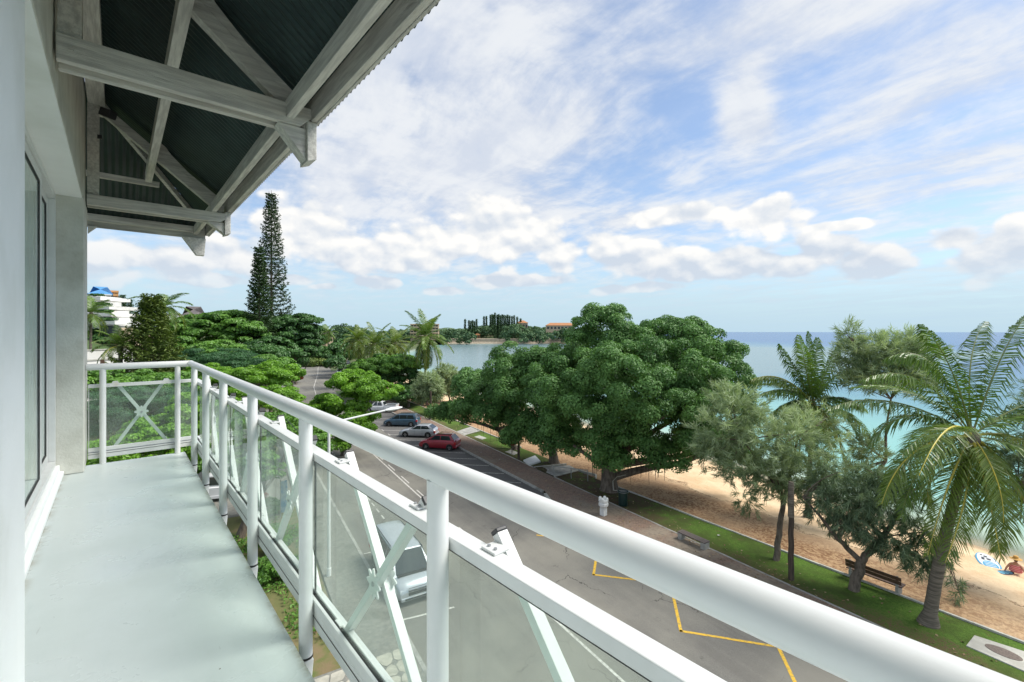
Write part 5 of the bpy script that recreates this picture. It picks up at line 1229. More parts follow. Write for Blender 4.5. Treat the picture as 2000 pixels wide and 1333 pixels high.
    # wheels with dark arches
    for wx in (xf-fo, xf-fo-wb):
        for s in (1, -1):
            m = MB(); nn = 20; pts = [(wx+(r+.055)*math.cos(PI*k/nn), s*(hwid(wx)+.004), r+(r+.055)*math.sin(PI*k/nn)) for k in range(nn+1)]
            o = [(p[0], s*(hwid(wx)*.80), p[2]) for p in pts]; pts += [(wx-(r+.055), s*(hwid(wx)+.004), zb-.02), (wx+(r+.055), s*(hwid(wx)+.004), zb-.02)]
            m.add(pts, [tuple(range(len(pts)))]); m.build('wheel_arch', CBLACK, root, world=False)
            wheel(root, wx, s*(hw-.085), r, .20)
    # bumpers, lamps, plate, mirrors, handles
    hf, hr = interp(prof, xf-.1), interp(prof, xr+.05)
    m = MB(); m.box(xf-.10, xf+.03, -hw*.80, hw*.80, zb+.02, zb+.17); m.build('front_bumper', clad or paintm, root, bevel=.03, world=False)
    m = MB(); m.box(xr-.03, xr+.12, -hw*.86, hw*.86, zb+.03, zb+.26); m.build('rear_bumper', clad or paintm, root, bevel=.03, world=False)
    m = MB(); m.box(xf-.06, xf+.018, -hw*.45, hw*.45, zb+.23, hf-.10); m.build('grille', CBLACK, root, bevel=.01, world=False)
    for s in (1, -1):
        m = MB(); m.hexa([(xf-.30, s*hw*.80, hf-.20), (xf-.02, s*hw*.55, hf-.20), (xf-.02, s*hw*.84*.98, hf-.20), (xf-.32, s*hw*.975, hf-.20), (xf-.36, s*hw*.80, hf-.035), (xf-.06, s*hw*.55, hf-.06), (xf-.08, s*hw*.82, hf-.05), (xf-.40, s*hw*.97, hf-.03)])
        if s < 0: m.f = [tuple(reversed(f)) for f in m.f]
        m.build('headlight', LAMPG, root, bevel=.01, world=False)
        m = MB(); m.box(xr-.012, xr+.16, min(s*hw*.70, s*hw*.975), max(s*hw*.70, s*hw*.975), hr-.30, hr-.04); m.build('tail_light', TAILR, root, bevel=.015, world=False)
        m = MB(); mx = fl_-.28; m.box(mx-.08, mx+.08, min(s*(hw-.02), s*(hw+.16)), max(s*(hw-.02), s*(hw+.16)), low(mx)-.02, low(mx)+.12); m.build('wing_mirror', paintm, root, bevel=.03, world=False)
        for i in range(2):
            hx = (rl_+fl_)/2+(-.55, .35)[i]; m = MB(); m.box(hx, hx+.18, min(s*(hwid(hx)*.985), s*(hwid(hx)+.015)), max(s*(hwid(hx)*.985), s*(hwid(hx)+.015)), interp(prof, hx)-.20, interp(prof, hx)-.165); m.build('door_handle', clad or paintm, root, world=False)
        for dxx in (-.30, .62, -1.15):
            hx = (rl_+fl_)/2+dxx+.15
            if abs(hx) < L/2-.8:
                m = MB(); m.box(hx-.004, hx+.004, min(s*(hwid(hx)*.97), s*(hwid(hx)+.002)), max(s*(hwid(hx)*.97), s*(hwid(hx)+.002)), zb+.10, interp(prof, hx)-.07); m.build('door_gap', CBLACK, root, world=False)
        if rails:
            m = MB(); m.tube([(rt+.15, s*topw*.86, H-.03), (rt+.3, s*topw*.86, H+.04), (ft-.3, s*topw*.86, H+.04), (ft-.15, s*topw*.86, H-.03)], .018, 6); m.build('roof_rail', CBLACK, root, world=False)
    m = MB(); m.box(xf+.031, xf+.038, -.26, .26, zb+.07, zb+.17); m.build('number_plate', WPAINT, root, world=False)
    return root, body
def car_at(pf, pr, track=.74):      # near-side wheel contacts in the picture -> centre and heading
    a, b = G(*pf), G(*pr); h = (a-b); h.z = 0; h.normalize(); rt = Vector((h.y, -h.x, 0))
    if rt.dot(a) < 0: rt = -rt
    c = (a+b)/2+rt*track; c.z = GZ+.016; return c, math.atan2(h.y, h.x)
c, rz = car_at((830.4, 877.5), (877, 880.5)); 
car('hatchback', 'dark red hatchback, the nearest in the row of cars parked nose-out by the promenade', c, rz, P_RED, 4.05, 1.74, 1.54, [(-2.02,.86),(-1.9,.98),(-1.3,1.0),(.6,.96),(1.25,.93),(1.8,.76),(2.02,.58)], (-1.93,-1.45,.30,1.22), 2.59, .82, rails=True)
c, rz = car_at((792, 854.2), (836.6, 855.6)); 
car('hatchback', 'silver hatchback parked between the red and the blue-grey cars', c, rz, P_SILV, 4.32, 1.76, 1.42, [(-2.16,.80),(-2.0,.94),(-1.3,.96),(.4,.91),(1.1,.88),(1.8,.74),(2.16,.56)], (-2.02,-1.35,.05,1.0), 2.69, .80, r=.32)
c, rz = car_at((760, 833.2), (803, 834.2)); 
car('estate_car', 'blue-grey estate car with roof rails parked beyond the silver hatchback', c, rz, P_BLUE, 4.47, 1.74, 1.56, [(-2.22,.90),(-2.1,.99),(-1.3,1.0),(.8,.95),(1.4,.92),(2.0,.74),(2.22,.58)], (-2.12,-1.85,.48,1.42), 2.9, .80, side=3, rails=True, clad=None)
# white pickup
c2, rz2 = car_at((731, 806.0), (762, 806.3)); hv_ = Vector((math.cos(rz2), math.sin(rz2), 0)); a = G(760, 806.3); rtv = Vector((hv_.y, -hv_.x, 0)); rtv = rtv if rtv.dot(a) > 0 else -rtv
c2 = a+hv_*1.5+rtv*.75; c2.z = GZ+.016; off = Vector((0, 0, 0))
pk, pkb = car('pickup_truck', 'white pickup, farthest in the parked row, partly hidden by the bright tree', c2+off*.75, rz2, P_WHIT, 5.1, 1.78, 1.62, [(-2.55,.98),(-.65,.98),(-.55,1.0),(.6,.99),(1.3,.97),(2.2,.82),(2.55,.60)], (-.70,-.45,.75,1.35), 3.1, .95, r=.35, side=2, zb=.30)
m = MB(); m.box(-2.45, -.75, -.72, .72, .985, 1.012); m.build('cargo_bed', CBLACK, pk, world=False)
m = MB(); 
for (x0, x1, y0, y1) in ((-2.52,-.72,-.84,-.76), (-2.52,-.72,.76,.84), (-2.54,-2.47,-.84,.84)): m.box(x0, x1, y0, y1, .95, 1.16)
m.build('bed_side', P_WHIT, pk, bevel=.01, world=False)
# van in the foreground, nose towards the camera
vc = P(22.25, 6.92, GZ+.016)
vdir = -(P(1, 0, 0)-P(0, 0, 0)); rzv = math.atan2(vdir.y, vdir.x)
van, vb = car('parked_van', 'silver-blue passenger van parked at the kerb directly below the balcony glass', vc, rzv, P_VAN, 5.12, 1.92, 1.93,
    [(-2.56,.98),(-2.4,1.10),(-1.5,1.13),(.8,1.10),(1.6,1.07),(1.85,1.04),(2.25,.93),(2.50,.72),(2.56,.60)], (-2.50,-2.32,1.05,1.88), 3.2, .86, r=.34, side=3, cat='van', zb=.22)
m = MB()
for z in (.60, .68, .76): m.box(2.55, 2.592, -.44, .44, z, z+.022)
m.build('grille_bar', CHROME, van, bevel=.004, world=False)
m = MB(); n = 20; m.tube([(2.597+.004*math.sin(2*PI*k/n), .085*math.cos(2*PI*k/n), .70+.045*math.sin(2*PI*k/n)) for k in range(n+1)], .007, 5)
m.tube([(2.60, -.045, .728), (2.60, -.030, .672)], .007, 5); m.tube([(2.60, .045, .672), (2.60, .030, .728)], .007, 5); m.tube([(2.60, -.037, .695), (2.60, .037, .705)], .007, 5)
e_ = m.build('bonnet_badge', CHROME, van, world=False)
m = MB()
for s in (1, -1): m.box(-2.15, .55, s*.66-.012, s*.66+.012, 1.90, 1.925)
m.build('roof_gutter', CBLACK, van, world=False)
m = MB(); m.tube([(.25, -.1, 1.93), (.05, -.1, 2.16)], .006, 5); m.build('aerial', CBLACK, van, world=False)
m = MB(); m.tube([(1.68, -.62, 1.17), (1.60, .1, 1.22)], .012, 5); m.build('wiper', CBLACK, van, world=False)
m = MB(); m.tube([(1.68, .10, 1.17), (1.60, .68, 1.22)], .012, 5); m.build('wiper', CBLACK, van, world=False)
m = MB(); m.box(1.70, 1.96, -.74, .74, 1.04, 1.085); m.build('cowl', CBLACK, van, bevel=.01, world=False)
m = MB(); m.box(2.52, 2.60, -.60, .60, .27, .36); m.build('lower_intake', CBLACK, van, bevel=.01, world=False)
for s in (1, -1):
    m = MB(); m.ball((2.50, s*.68, .40), (.05, .085, .055), 10, 6); m.build('fog_lamp', LAMPG, van, smooth=True, world=False)
def text_on(body, size, mat, parent, loc, rot, name='lettering', ext=.001):
    cu = bpy.data.curves.new(name, 'FONT'); cu.body = body; cu.size = size; cu.align_x = 'CENTER'; cu.align_y = 'CENTER'; cu.extrude = ext
    tmp = bpy.data.objects.new(name, cu); COL.objects.link(tmp)
    dg = bpy.context.evaluated_depsgraph_get(); me = bpy.data.meshes.new_from_object(tmp.evaluated_get(dg)); bpy.data.objects.remove(tmp)
    me.materials.clear(); me.materials.append(mat); ob = link(name, me, parent); ob.location = loc; ob.rotation_euler = rot; return ob
pl_ = [o for o in van.children if o.name.startswith('number_plate')][0]
text_on('361 135 NC', .095, CBLACK, pl_, (2.6005, 0, .342), (PI/2, 0, PI/2))
# far cars
def far_car(px, py, label, pt, rz, van_=False, name='parked_car', cat='car'):
    c = G(px, py); c.z = GZ+.02+float(max(0, ground_z(*[np.array(q) for q in UV(c)])-GZ))
    return car(name, label, c, rz, pt, 4.5, 1.8, 1.65, [(-2.25,.92),(-2.0,1.0),(.7,.98),(1.4,.93),(2.0,.78),(2.25,.6)], (-2.1,-1.8,.3,1.3), 2.7, .85, side=3, cat=cat)
far_car(679, 726, 'dark four-wheel drive parked on the far lot beside the lone dark tree', P_BLK, -1.9)
far_car(678, 713, 'black car parked behind the dark four-wheel drive on the far lot', P_BLK, -1.8)
far_car(646, 703, 'small red car driving at the far bend of the road', P_RED, 1.0)
far_car(664, 731, 'white car half hidden by the lone dark tree on the far lot', P_WHIT, -1.9)
c = G(432, 962); c.z = GZ+.05
car('delivery_van', 'white van roof glimpsed through the gap between the floor edge and railing', c, 1.2, P_WHIT, 4.6, 1.8, 1.85, [(-2.3,.98),(-2.1,1.1),(.7,1.08),(1.4,1.0),(2.1,.8),(2.3,.6)], (-2.2,-2.1,.7,1.5), 2.8, .85, cat='van')
c = G(622, 985); c.z = GZ+.05
# ------------------------------------------------------------------ street furniture
def lamp_post(label, base, h, arm, adir, group=None, r=.07, head=.75, curve=True):
    root = thing('street_lamp', base, label, 'street lamp', group); base = Vector(base); ad = Vector(adir).normalized()
    m = MB(); m.tube([base, base+Vector((0, 0, .5)), base+Vector((0, 0, .52)), base+Vector((0, 0, h))], [r*1.3, r*1.3, r, r*.75], 12); m.build('pole', WPAINT, root, smooth=True)
    top = base+Vector((0, 0, h-.05)); m = MB()
    pts = [top, top+ad*arm*.12+Vector((0, 0, .45)), top+ad*arm*.45+Vector((0, 0, .80)), top+ad*arm+Vector((0, 0, 1.0))] if curve else [top, top+ad*arm+Vector((0, 0, .35))]
    m.tube(pts, [r*.6, r*.55, r*.5, r*.45][:len(pts)], 8); m.build('arm', WPAINT, root, smooth=True)
    e = pts[-1]; m = MB(); sd_ = ad.cross(Vector((0, 0, 1))); n = 10; K = 8; vs = []
    for i in range(K+1):
        t = i/K; w_ = .16*math.sin(PI*(0.12+.80*t))+.02; hh = .09*math.sin(PI*(0.15+.75*t))+.01; c_ = e+ad*head*(t-.1)+Vector((0, 0, .06*t))
        for k in range(n): a = 2*PI*k/n; vs.append(c_+sd_*w_*math.cos(a)+Vector((0, 0, hh*math.sin(a))))
    m.add(vs, [(i*n+k, i*n+(k+1) % n, (i+1)*n+(k+1) % n, (i+1)*n+k) for i in range(K) for k in range(n)]+[tuple(range(n-1, -1, -1)), tuple(K*n+k for k in range(n))])
    m.build('lamp_head', WPAINT, root, smooth=True)
    return root
vdirn = P(0, 1, 0)-P(0, 0, 0)
lamp_post('near street lamp with its pole behind the glass and white head before the pickup', P(24.0, 3.85, GZ), 7.7, 3.0, vdirn+ (P(1,0,0)-P(0,0,0))*.12, r=.085, head=.95, curve=False)
lb_ = at3(559, 770, 89); lb_.z = GZ
lamp_post('white street lamp with curved arm left of the far junction', lb_, 7.0, 3.6, at3(605, 690, 93)-at3(559, 690, 89), r=.09, head=1.6)
for i, (px, y0, y1, d, lb) in enumerate([(587,718,693,160,'leftmost'), (594,706,679,185,'second from the left'), (603,712,690,168,'third from the left'), (622,692,667,230,'tallest, near the island hedge'), (631,694,678,230,'short one right of the tallest'), (642,694,668,235,'rightmost, beside the pale palm trunk')]):
    p = at3(px, y0, d); g = Vector((p.x, p.y, p.z)); h = (y0-y1)/F*d
    rt_ = thing('white_post', g, lb+' of the white posts along the far road', 'post', 'white posts along the far road')
    m = MB(); m.tube([g-Vector((0, 0, 1)), g+Vector((0, 0, h))], .22, 8); m.build('pole', WPAINT, rt_, smooth=True)
    m = MB(); m.ball(g+Vector((0, 0, h)), .35, 8, 6); m.build('cap', WPAINT, rt_, smooth=True)
hl = at3(243, 640, 170); 
lamp_post('thin double street lamp on the hillside left of the young pine', Vector((hl.x, hl.y, at3(243, 632, 150).z-1)), 4.5, 2.4, (-1, .3, 0), r=.12)
# white ornamental pillar on the promenade
g = P(22.6, 20.6, GZ+.12); h = 2.3; zt_ = at3(1178, 972, 30.0).z
pr = thing('ornamental_post', g, 'white ornamental post with a lobed capital, rising above the thick handrail', 'post')
m = MB(); m.box(g.x-.17, g.x+.17, g.y-.17, g.y+.17, g.z, zt_-.66); m.build('shaft', WPAINT, pr, bevel=.01)
m = MB(); m.lathe([(.18,0),(.22,.05),(.22,.08),(.32,.16),(.33,.32),(.28,.38),(.33,.45),(.32,.56),(.14,.60)], (g.x, g.y, zt_-.68), 8); m.build('capital', WPAINT, pr)
for k in range(4):
    m = MB(); a = k*PI/2+.3; m.ball((g.x+.23*math.cos(a), g.y+.23*math.sin(a), zt_-.08), (.11,.11,.13), 8, 6); m.build('finial', WPAINT, pr, smooth=True)
# litter bin
g = P(23.2, 22.95, GZ+.13); bn_ = thing('litter_bin', g, 'dark green cylindrical litter bin on the lawn edge at the foot of the big banyan', 'bin')
BING = pm('dark_green_bin_paint', (0.008,0.028,0.026), (0.014,0.04,0.036), 4, .35)
m = MB(); m.lathe([(.30,0),(.31,.02),(.31,.86),(.37,.88),(.38,.98),(.36,1.0),(.28,1.005),(.27,.80),(.02,.79)], g, 24); m.build('body', BING, bn_, smooth=True)
m = MB(); m.lathe([(.365,0),(.385,.01),(.385,.03),(.365,.04)], (g.x, g.y, g.z+.93), 24); m.build('rim', STEEL, bn_, smooth=True)
hs = [at3(1202, 962, 32.4)]; m = MB(); gg = Vector(g)
m.tube([gg+Vector((-.1, .1, 1.0)), at3(1198, 958, 32.2), at3(1197, 940, 32.6), at3(1205, 932, 33.6), at3(1222, 928, 34.0)], .022, 6); tag(m.build('garden_hose', pm('pale_hose', (.45,.44,.38), None, rough=.6), None, smooth=True), 'pale hose hanging in an arc beside the bin and the banyan trunk', 'hose')
# handrail and ramp to the beach
RAILG = pm('galvanised_rail', (.40,.41,.40), (.33,.34,.33), 5, .5, metal=.3)
hr_ = thing('handrail', P(32, 23.2, GZ+.1), 'grey metal handrail beside the concrete ramp under the banyans', 'handrail')
A_, B_ = G(1082, 932), G(1148, 943); tA = at3(1081, 911, 0.001+F*12.2/(932-648)); tB = at3(1148, 919, F*12.2/(943-648))
m = MB(); m.tube([A_, tA], .03, 8); m.build('post', RAILG, hr_, smooth=True)
m = MB(); Mm, tM = A_.lerp(B_, .52), tA.lerp(tB, .52); m.tube([Mm, tM], .03, 8); m.build('post', RAILG, hr_, smooth=True)
m = MB(); m.tube([B_, tB], .03, 8); m.build('post', RAILG, hr_, smooth=True)
m = MB(); m.tube([tA+(tA-tB).normalized()*.12, tA, tB], .032, 8); m.build('rail', RAILG, hr_, smooth=True)
sheet([(30.6,22.6),(31.0,25.4),(32.6,25.6),(33.6,22.6)], GZ+.137, 'ramp', CONC, kind='structure')
kerb([(30.7, 22.55), (31.0, 25.4), (29.2, 25.8), (28.6, 25.2)], -.06, .06, GZ, GZ+.20, 'ramp_edge', CONCL, 2, kind='structure')
kerb([(33.7, 22.55), (33.0, 25.6)], -.06, .06, GZ, GZ+.20, 'ramp_edge', CONCL, 3, kind='structure')
# benches
def bench(label, a, b, back, mt, name='bench', hgt=.45, low=False):
    a, b = Vector(a), Vector(b); d = (b-a); L = d.length; rz = math.atan2(d.y, d.x); c = (a+b)/2
    r_ = thing(name, c, label, 'bench', rz=rz)
    if not low:
        for k in range(3): m = MB(); m.box(-L/2, L/2, -.26+k*.17, -.10+k*.17, hgt-.05, hgt); m.build('seat_plank', mt, r_, bevel=.008, world=False)
        for k in range(2): m = MB(); m.hexa([(-L/2, .27+k*.03, hgt+.10+k*.19), (L/2, .27+k*.03, hgt+.10+k*.19), (L/2, .32+k*.03, hgt+.10+k*.19), (-L/2, .32+k*.03, hgt+.10+k*.19), (-L/2, .30+k*.03, hgt+.27+k*.19), (L/2, .30+k*.03, hgt+.27+k*.19), (L/2, .35+k*.03, hgt+.27+k*.19), (-L/2, .35+k*.03, hgt+.27+k*.19)]); m.build('back_plank', mt, r_, bevel=.008, world=False)
        for x in (-L/2+.18, L/2-.18): m = MB(); m.box(x-.06, x+.06, -.22, .30, 0, hgt-.052); m.box(x-.05, x+.05, .22, .269, hgt-.052, hgt+.45); m.build('leg', CONC, r_, bevel=.01, world=False)
    else:
        for k in range(3): m = MB(); m.box(-L/2, L/2, -.24+k*.165, -.085+k*.165, hgt-.06, hgt); m.build('seat_plank', mt, r_, bevel=.008, world=False)
        for x in (-L/2+.15, L/2-.15): m = MB(); m.box(x-.13, x+.13, -.23, .23, 0, hgt-.062); m.build('leg', CONC, r_, bevel=.01, world=False)
    r_.location.z = c.z; return r_
zb_ = GZ+.02
pa, pb_ = P(10.9, 26.2, zb_), P(8.7, 26.3, zb_)
bench('brown wooden bench with a backrest facing the sea beside the forked casuarina', pb_, pa, True, WOODB)
pa, pb_ = G(1322, 1052, GZ+.12), G(1376, 1076, GZ+.12)
bench('low backless bench with concrete ends on the lawn edge by the promenade', pa+vdirn*.25, pb_+vdirn*.25, False, pm('grey_bench_wood', (.16,.13,.12), (.10,.08,.075), 6, .6, stretch=(1,8,1)), low=True, hgt=.42)
# posts and poles on the lawn
def pole(label, base, top, r, mt=WOODP, name='wooden_pole', cat='pole'):
    base, top = Vector(base), Vector(top); r_ = thing(name, base, label, cat); m = MB(); K = 8
    m.tube([base.lerp(top, i/K)+Vector((R.uniform(-1, 1), R.uniform(-1, 1), 0))*r*.15*(0 < i < K) for i in range(K+1)], [r*(1-.15*i/K) for i in range(K+1)], 10); m.build('shaft', mt, r_, smooth=True); return r_
g = onground(G(1545, 1138)); g2 = Vector((g.x, g.y, at3(1546, 945, 22.2).z)); q_ = pole('dark brown wooden pole standing on the lawn beside the pale casuarina', g, g2, .13)
m = MB(); m.lathe([(.135,0),(.13,1.5),(.115,1.55),(.11,1.7)], (g2.x, g2.y, g2.z-1.6), 10); m.build('pale_top', BARKP, q_, smooth=True)
g = onground(G(841, 820)); pole('tall thin brown pole beside the thin greyish casuarina', g, Vector((g.x, g.y, at3(841, 765, 63).z)), .14)
g = onground(G(1013, 900)); pole('dark straight pole beside the slim banyan trunk', g, Vector((g.x, g.y, at3(1013, 850, 43.5).z)), .13)
# slabs, boards, boxes on the lawn
def slab(label, poly, z0, z1, mt, name='concrete_slab', cat='slab'):
    r_ = thing(name, P(poly[0][0], poly[0][1], z0), label, cat); m = MB(); n = len(poly)
    vs = [P(u, v, z0) for u, v in poly]+[P(u, v, z1) for u, v in poly]
    m.add(vs, [tuple(range(n-1, -1, -1)), tuple(range(n, 2*n))]+[(i, (i+1) % n, n+(i+1) % n, n+i) for i in range(n)])
    a = vs[1]-vs[0]; b = vs[2]-vs[1]
    if a.x*b.y-a.y*b.x < 0: m.f = [tuple(reversed(f)) for f in m.f]
    m.build('slab', mt, r_, bevel=.012); return r_
pts = [UV(G(x, y, GZ+.13)) for x, y in ((1887,1262),(1903,1242),(2030,1283),(2030,1325))]
s_ = slab('pale concrete slab with a rusty oval cover near the foot of the big palm', pts, GZ+.02, GZ+.155, CONCL)
cc = UV(G(1960, 1275, GZ+.15)); m = MB(); n = 28; ax = P(0,0,0)
po_ = [P(cc[0]+.52*math.cos(2*PI*k/n)*.95, cc[1]+.30*math.sin(2*PI*k/n), GZ+.157) for k in range(n)]
m.add(po_+[p+Vector((0, 0, .012)) for p in po_], [tuple(range(n, 2*n))]+[(i, (i+1) % n, n+(i+1) % n, n+i) for i in range(n)])
if (po_[1]-po_[0]).cross(po_[2]-po_[1]).z < 0: m.f = [tuple(reversed(f)) for f in m.f]
m.build('manhole_cover', pm('rusty_iron', (.13,.10,.085), (.20,.16,.13), 14, .8, .5, 40), s_)
for (x, y, w_, h_, lb) in [(938,855,12,4,'pale square slab with a dark centre on the bright lawn beside the promenade'),(1000,884,14,5,'pale slab on the lawn behind the slim banyan trunk')]:
    pts = [UV(G(a, b, GZ+.13)) for a, b in ((x-w_,y-1),(x-2,y-h_),(x+w_,y+1),(x+3,y+h_))]; slab(lb, pts, GZ+.02, GZ+.15, CONCL)
pts = [UV(G(a, b, GZ+.3)) for a, b in ((1022,898),(1045,889),(1056,900),(1034,907))]; slab('white board lying on the ground beneath the banyans', pts, GZ+.13, GZ+.27, WPAINT, 'white_board', 'board')
# litter and leaves on the promenade and lawn, too many to count
m = MB(); C = []; 
for k in range(900):
    u = R.uniform(5, 60); v = R.choice([R.gauss(22.2, 1.2), R.uniform(18.6, 25)]); 
    C.append(P(u, v, (GZ+.142) if v < 22.45 else gz(u, v)+.02))
ob = blades('fallen_leaves', np.array(C), np.array([[R.gauss(0, .3), R.gauss(0, .3), 1] for _ in C]), .13, leaf_mat('fallen_leaf', (.16,.09,.04), (.42,.33,.18), .7, 0), None, label='dry fallen leaves scattered over the promenade and the lawn', kind='stuff', cat='leaves')
# flag panel and cable below the balcony
g = G(548, 1012); r_ = thing('banner', g, 'blue and white upright banner seen through the balcony glass left of the lamp pole', 'banner')
m = MB(); m.tube([g, g+Vector((0, 0, 2.5))], .03, 8); m.build('pole', STEEL, r_)
BLUEB = pm('blue_banner_print', (.20,.42,.68), (.62,.72,.80), 1.6, .6, lo=.45, hi=.55)
m = MB(); sdv = Vector((C_, -S_, 0)); a = g+Vector((0, 0, .35)); m.hexa([a, a+sdv*.5, a+sdv*.5+Vector((.02,.02,0)), a+Vector((.02,.02,0)), a+Vector((0,0,2.0)), a+sdv*.42+Vector((0,0,2.15)), a+sdv*.42+Vector((.02,.02,2.15)), a+Vector((.02,.02,2.0))]); m.build('flag', BLUEB, r_)
m = MB(); A, Bq = at3(560, 820, 26), at3(905, 1090, 13.5); K = 20
m.tube([A.lerp(Bq, i/K)-Vector((0, 0, 1))*.45*math.sin(PI*i/K) for i in range(K+1)], .018, 6); tag(m.build('overhead_cable', CAPM, None, smooth=True), 'black overhead cable sagging across the street in front of the road', 'cable')
# ------------------------------------------------------------------ beach people and things
BOARD = pm('white_board_skin', (.78,.80,.80), None, rough=.35); BLUE2 = pm('board_blue', (.05,.33,.55), None, rough=.4); BLK2 = pm('board_black', (.03,.03,.04), None, rough=.5)
c = G(1928, 1099, GZ-.35); dr = (G(1940, 1116, GZ-.35)-G(1918, 1078, GZ-.35)).normalized(); rzb = math.radians(15); c = Vector((37.31, 1.85, GZ))
pbz = gz(*UV(c))+.03; bd = thing('paddle_board', (c.x, c.y, pbz), 'white and blue paddle board lying on the sand near the sunbather', 'paddle board', rz=rzb)
def outline(L, W, n=40): return [(L/2*math.cos(t), W/2*math.copysign(abs(math.sin(t))**.8, math.sin(t))*(1-.12*math.cos(t))) for t in (2*PI*k/n for k in range(n))]
m = MB(); m.prism(outline(2.35, .92), 'z', 0, .11); m.build('hull', BLUE2, bd, bevel=.02, world=False)
m = MB(); m.prism(outline(2.18, .78), 'z', .111, .122); m.build('deck', BOARD, bd, world=False)
m = MB(); m.prism([(x-.55, y) for x, y in outline(1.05, .60)], 'z', .123, .130); m.build('deck_pad', BLUE2, bd, world=False)
for k in range(4): m = MB(); m.box(-.95+k*.22, -.88+k*.22, -.22, .22, .131, .136); m.build('pad_stripe', BOARD, bd, world=False)
for x0, y0, r0 in ((.25,-.10,.10),(.35,.12,.08),(.60,-.04,.09),(.78,.10,.06),(.15,.15,.07)): m = MB(); m.prism([(x0+r0*1.5*math.cos(t*PI/5), y0+r0*math.sin(t*PI/5)) for t in range(10)], 'z', .123, .129); m.build('deck_graphic', BLK2, bd, world=False)
c = G(1963, 1120, GZ-.80); c.z = gz(*UV(c))+.02; bo = thing('body_board', c, 'small dark blue board with pale markings beside the sunbather', 'board', rz=rzb-.9)
m = MB(); m.prism(outline(.95, .42), 'z', 0, .06); m.build('hull', pm('navy', (.01,.03,.07), None), bo, bevel=.015, world=False)
for k in (-1, 0, 1): m = MB(); m.prism([(x*.18+k*.22, y*.32) for x, y in outline(1.4, 1)], 'z', .061, .066); m.build('marking', pm('pale_blue_print', (.15,.45,.60), None), bo, world=False)
# the seated sunbather, seen from behind
SKIN = pm('skin', (.46,.24,.15), None, rough=.55); PINK = None
mm_, t_, b_ = newmat('pink_striped_cloth'); co_ = t_.new('ShaderNodeTexCoord').outputs['Object']; z_ = t_.sep(co_)[2]
t_.l.new(t_.mix(t_.mr(t_.m('SINE', t_.m('MULTIPLY', z_, 75.0)), -.2, .2), (.60,.10,.13), (.72,.34,.33)), b_.inputs['Base Color']); b_.inputs['Roughness'].default_value = .9; PINK = mm_
g = G(1984, 1120, GZ-.80); g.z = gz(*UV(g))+.01
pe = thing('person', g, 'person in pink striped top and straw hat sitting on the sand, leaning back', 'person', rz=-1.62)
def skin_body(name, verts, edges, rads, mat, parent, root_i=0, sub=2):
    me = bpy.data.meshes.new(name); me.from_pydata(verts, edges, []); ob = link(name, me, parent)
    sk = ob.modifiers.new('skin', 'SKIN'); 
    for i, sv in enumerate(me.skin_vertices[0].data): sv.radius = (rads[i] if isinstance(rads[i], tuple) else (rads[i], rads[i])); sv.use_root = (i == root_i)
    sb = ob.modifiers.new('sub', 'SUBSURF'); sb.levels = sub; sb.render_levels = sub; me.materials.append(mat)
    sk.use_smooth_shade = True
    return ob
# local frame: +y away from the camera (the person faces the sea), x to the right
V = [(0,0,.14),(0,-.03,.30),(0,-.05,.46),(0,-.02,.58),(0,0,.66),(0,.02,.76),   # pelvis..head base
     (-.19,-.03,.53),(-.32,-.16,.33),(-.40,-.22,.08),(-.42,-.24,.03),(.19,-.03,.53),(.32,-.16,.33),(.40,-.22,.08),(.42,-.24,.03),
     (-.12,.10,.15),(-.20,.52,.34),(-.22,.88,.07),(-.22,1.0,.06),(.12,.10,.15),(.20,.52,.34),(.22,.88,.07),(.22,1.0,.06)]
E_ = [(0,1),(1,2),(2,3),(3,4),(4,5),(3,6),(6,7),(7,8),(8,9),(3,10),(10,11),(11,12),(12,13),(0,14),(14,15),(15,16),(16,17),(0,18),(18,19),(19,20),(20,21)]
rd = [(.19,.13),(.16,.12),(.17,.12),(.13,.09),.055,.05,.065,.045,.032,.028,.065,.045,.032,.028,.10,.065,.042,.035,.10,.065,.042,.035]
skin_body('body', V, E_, rd, SKIN, pe)
for s in (-1, 1):
    for k in range(5):
        a = -.9+k*.38; m = MB(); bx, by = s*.425, -.25; L_ = (.05,.075,.085,.08,.06)[k]; dxx, dyy = s*math.sin(a)*.5+s*.25, -math.cos(a)
        m.tube([(bx, by, .03), (bx+dxx*L_*.6, by+dyy*L_*.6, .035), (bx+dxx*L_, by+dyy*L_, .018)], [.011, .010, .008], 6); m.build('finger', SKIN, pe, smooth=True, world=False)
skin_body('top', [(0,0,.12),(0,-.03,.30),(0,-.05,.46),(0,-.025,.56)], [(0,1),(1,2),(2,3)], [(.33,.22),(.27,.19),(.23,.165),(.17,.12)], PINK, pe)
m = MB(); m.ball((0,.04,.80), (.080,.098,.115), 14, 10); hd = m.build('head', SKIN, pe, smooth=True, world=False)
for s in (-1, 1): m = MB(); m.ball((s*.082,.035,.79), (.012,.022,.032), 8, 6); m.build('ear', SKIN, hd, smooth=True, world=False)
m = MB(); m.ball((0,.142,.785), (.015,.02,.022), 8, 6); m.build('nose', SKIN, hd, smooth=True, world=False)
m = MB(); m.ball((0,.02,.79), (.086,.096,.115), 12, 8); m.build('hair', pm('brown_hair', (.06,.035,.02), None, rough=.8), hd, smooth=True, world=False)
m = MB(); m.lathe([(.24,-.005),(.25,0),(.12,.035),(.105,.06),(.10,.13),(.07,.16),(.01,.165)], (0,.02,.85), 22); m.build('straw_hat', pm('straw', (.62,.36,.10), (.50,.28,.08), 30, .85), pe, smooth=True, world=False)
